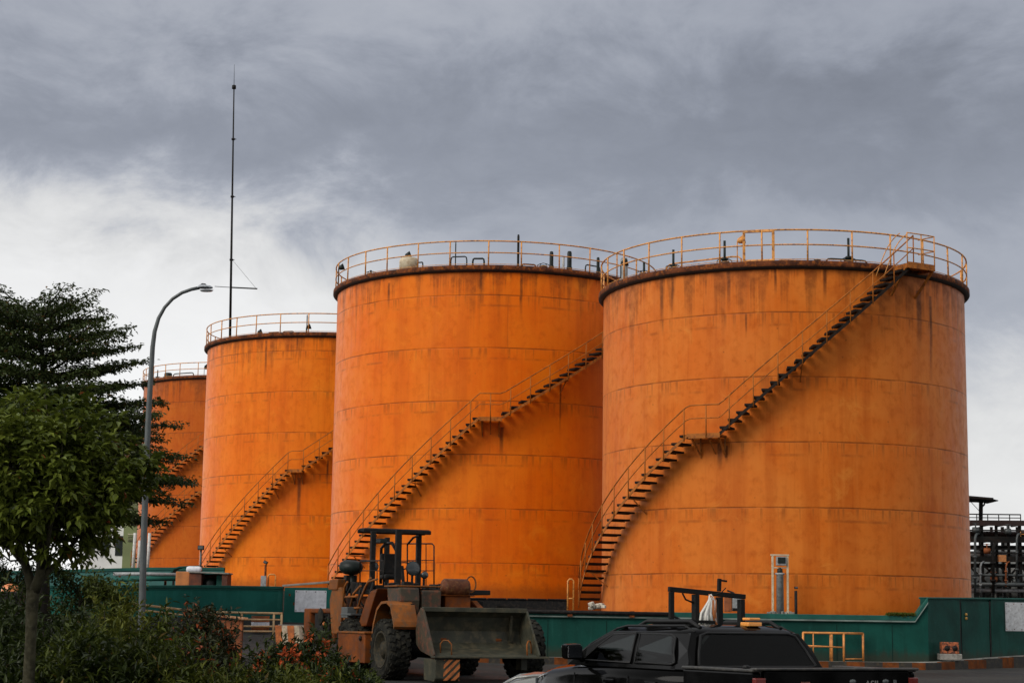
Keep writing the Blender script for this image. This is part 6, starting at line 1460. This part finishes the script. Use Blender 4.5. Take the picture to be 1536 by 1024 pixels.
# bright break in the cloud low on the left, a lesser one low on the right
az = math_n(nt, 'DIVIDE', X, math_n(nt, 'MAXIMUM', Y, .05))
warp = math_n(nt, 'MULTIPLY', math_n(nt, 'SUBTRACT', midn, .5), .17)
el = math_n(nt, 'ADD', Z, warp)
azw = math_n(nt, 'ADD', az, math_n(nt, 'MULTIPLY', math_n(nt, 'SUBTRACT', big, .5), .2))
left = mapr(nt, azw, -.17, -.02, 1, 0)
hi_l = mapr(nt, el, .165, .265, 1, 0)
lowband = mapr(nt, el, .05, .20, 1, 0)
b_left = math_n(nt, 'MULTIPLY', left, hi_l)
b_right = math_n(nt, 'MULTIPLY', mapr(nt, azw, .10, .27), mapr(nt, el, .1, .17, 1, 0))
dark = math_n(nt, 'MULTIPLY', mapr(nt, el, .20, .245), mapr(nt, el, .27, .33, 1, 0))
base = math_n(nt, 'ADD', .438, math_n(nt, 'MULTIPLY', lowband, .16))
base = math_n(nt, 'ADD', base, math_n(nt, 'MULTIPLY', b_left, .46))
base = math_n(nt, 'ADD', base, math_n(nt, 'MULTIPLY', b_right, .24))
base = math_n(nt, 'SUBTRACT', base, math_n(nt, 'MULTIPLY', dark, .11))
base = math_n(nt, 'ADD', base, math_n(nt, 'MULTIPLY', tex, .46))
# thinner cloud overhead and away to the left, where the light comes from
over = math_n(nt, 'MULTIPLY', mapr(nt, Z, .36, .75), .30)
base = math_n(nt, 'ADD', base, over)
# heavier cloud behind the camera and to the right, brighter far left
base = math_n(nt, 'ADD', base, math_n(nt, 'MULTIPLY', math_n(nt, 'MULTIPLY', mapr(nt, X, -.35, -.85), mapr(nt, Z, .75, .3)), 1.5))
base = math_n(nt, 'ADD', base, math_n(nt, 'MULTIPLY', mapr(nt, X, .4, .85), .35))
base = math_n(nt, 'SUBTRACT', base, math_n(nt, 'MULTIPLY', math_n(nt, 'MULTIPLY', mapr(nt, az0, -.02, .2), mapr(nt, el, .22, .31)), .08))
base = math_n(nt, 'SUBTRACT', base, math_n(nt, 'MULTIPLY', mapr(nt, Y, .25, -.5), .06))
lum = math_n(nt, 'MINIMUM', math_n(nt, 'MAXIMUM', base, .12), 1.6)
tint = mixc(nt, mapr(nt, lum, .25, .8), (.905, .975, 1.155), (1., 1., 1.))
cl = nt.nodes.new('ShaderNodeVectorMath'); cl.operation = 'SCALE'; L(nt, tint, cl.inputs[0]); L(nt, lum, cl.inputs['Scale'])
# nishita sky seen through the cloud cover: strength .1
sc = nt.nodes.new('ShaderNodeVectorMath'); sc.operation = 'SCALE'; L(nt, sky.outputs[0], sc.inputs[0]); sc.inputs['Scale'].default_value = .1
cov = mixc(nt, .95, sc.outputs[0], cl.outputs[0])
L(nt, cov, bg.inputs[0]); bg.inputs[1].default_value = .70

sun = bpy.data.lights.new('sun', 'SUN'); sun.energy = 1.5; sun.angle = R(32); sun.color = (1, .95, .88)
so = bpy.data.objects.new('sun', sun); COL.objects.link(so)
so.rotation_euler = SUNV.to_track_quat('Z', 'Y').to_euler()
scene.view_settings.view_transform = 'Standard'; scene.view_settings.look = 'None'
scene.view_settings.exposure = .5; scene.view_settings.gamma = 1; scene.view_settings.use_curve_mapping = False
scene.cycles.max_bounces = 8
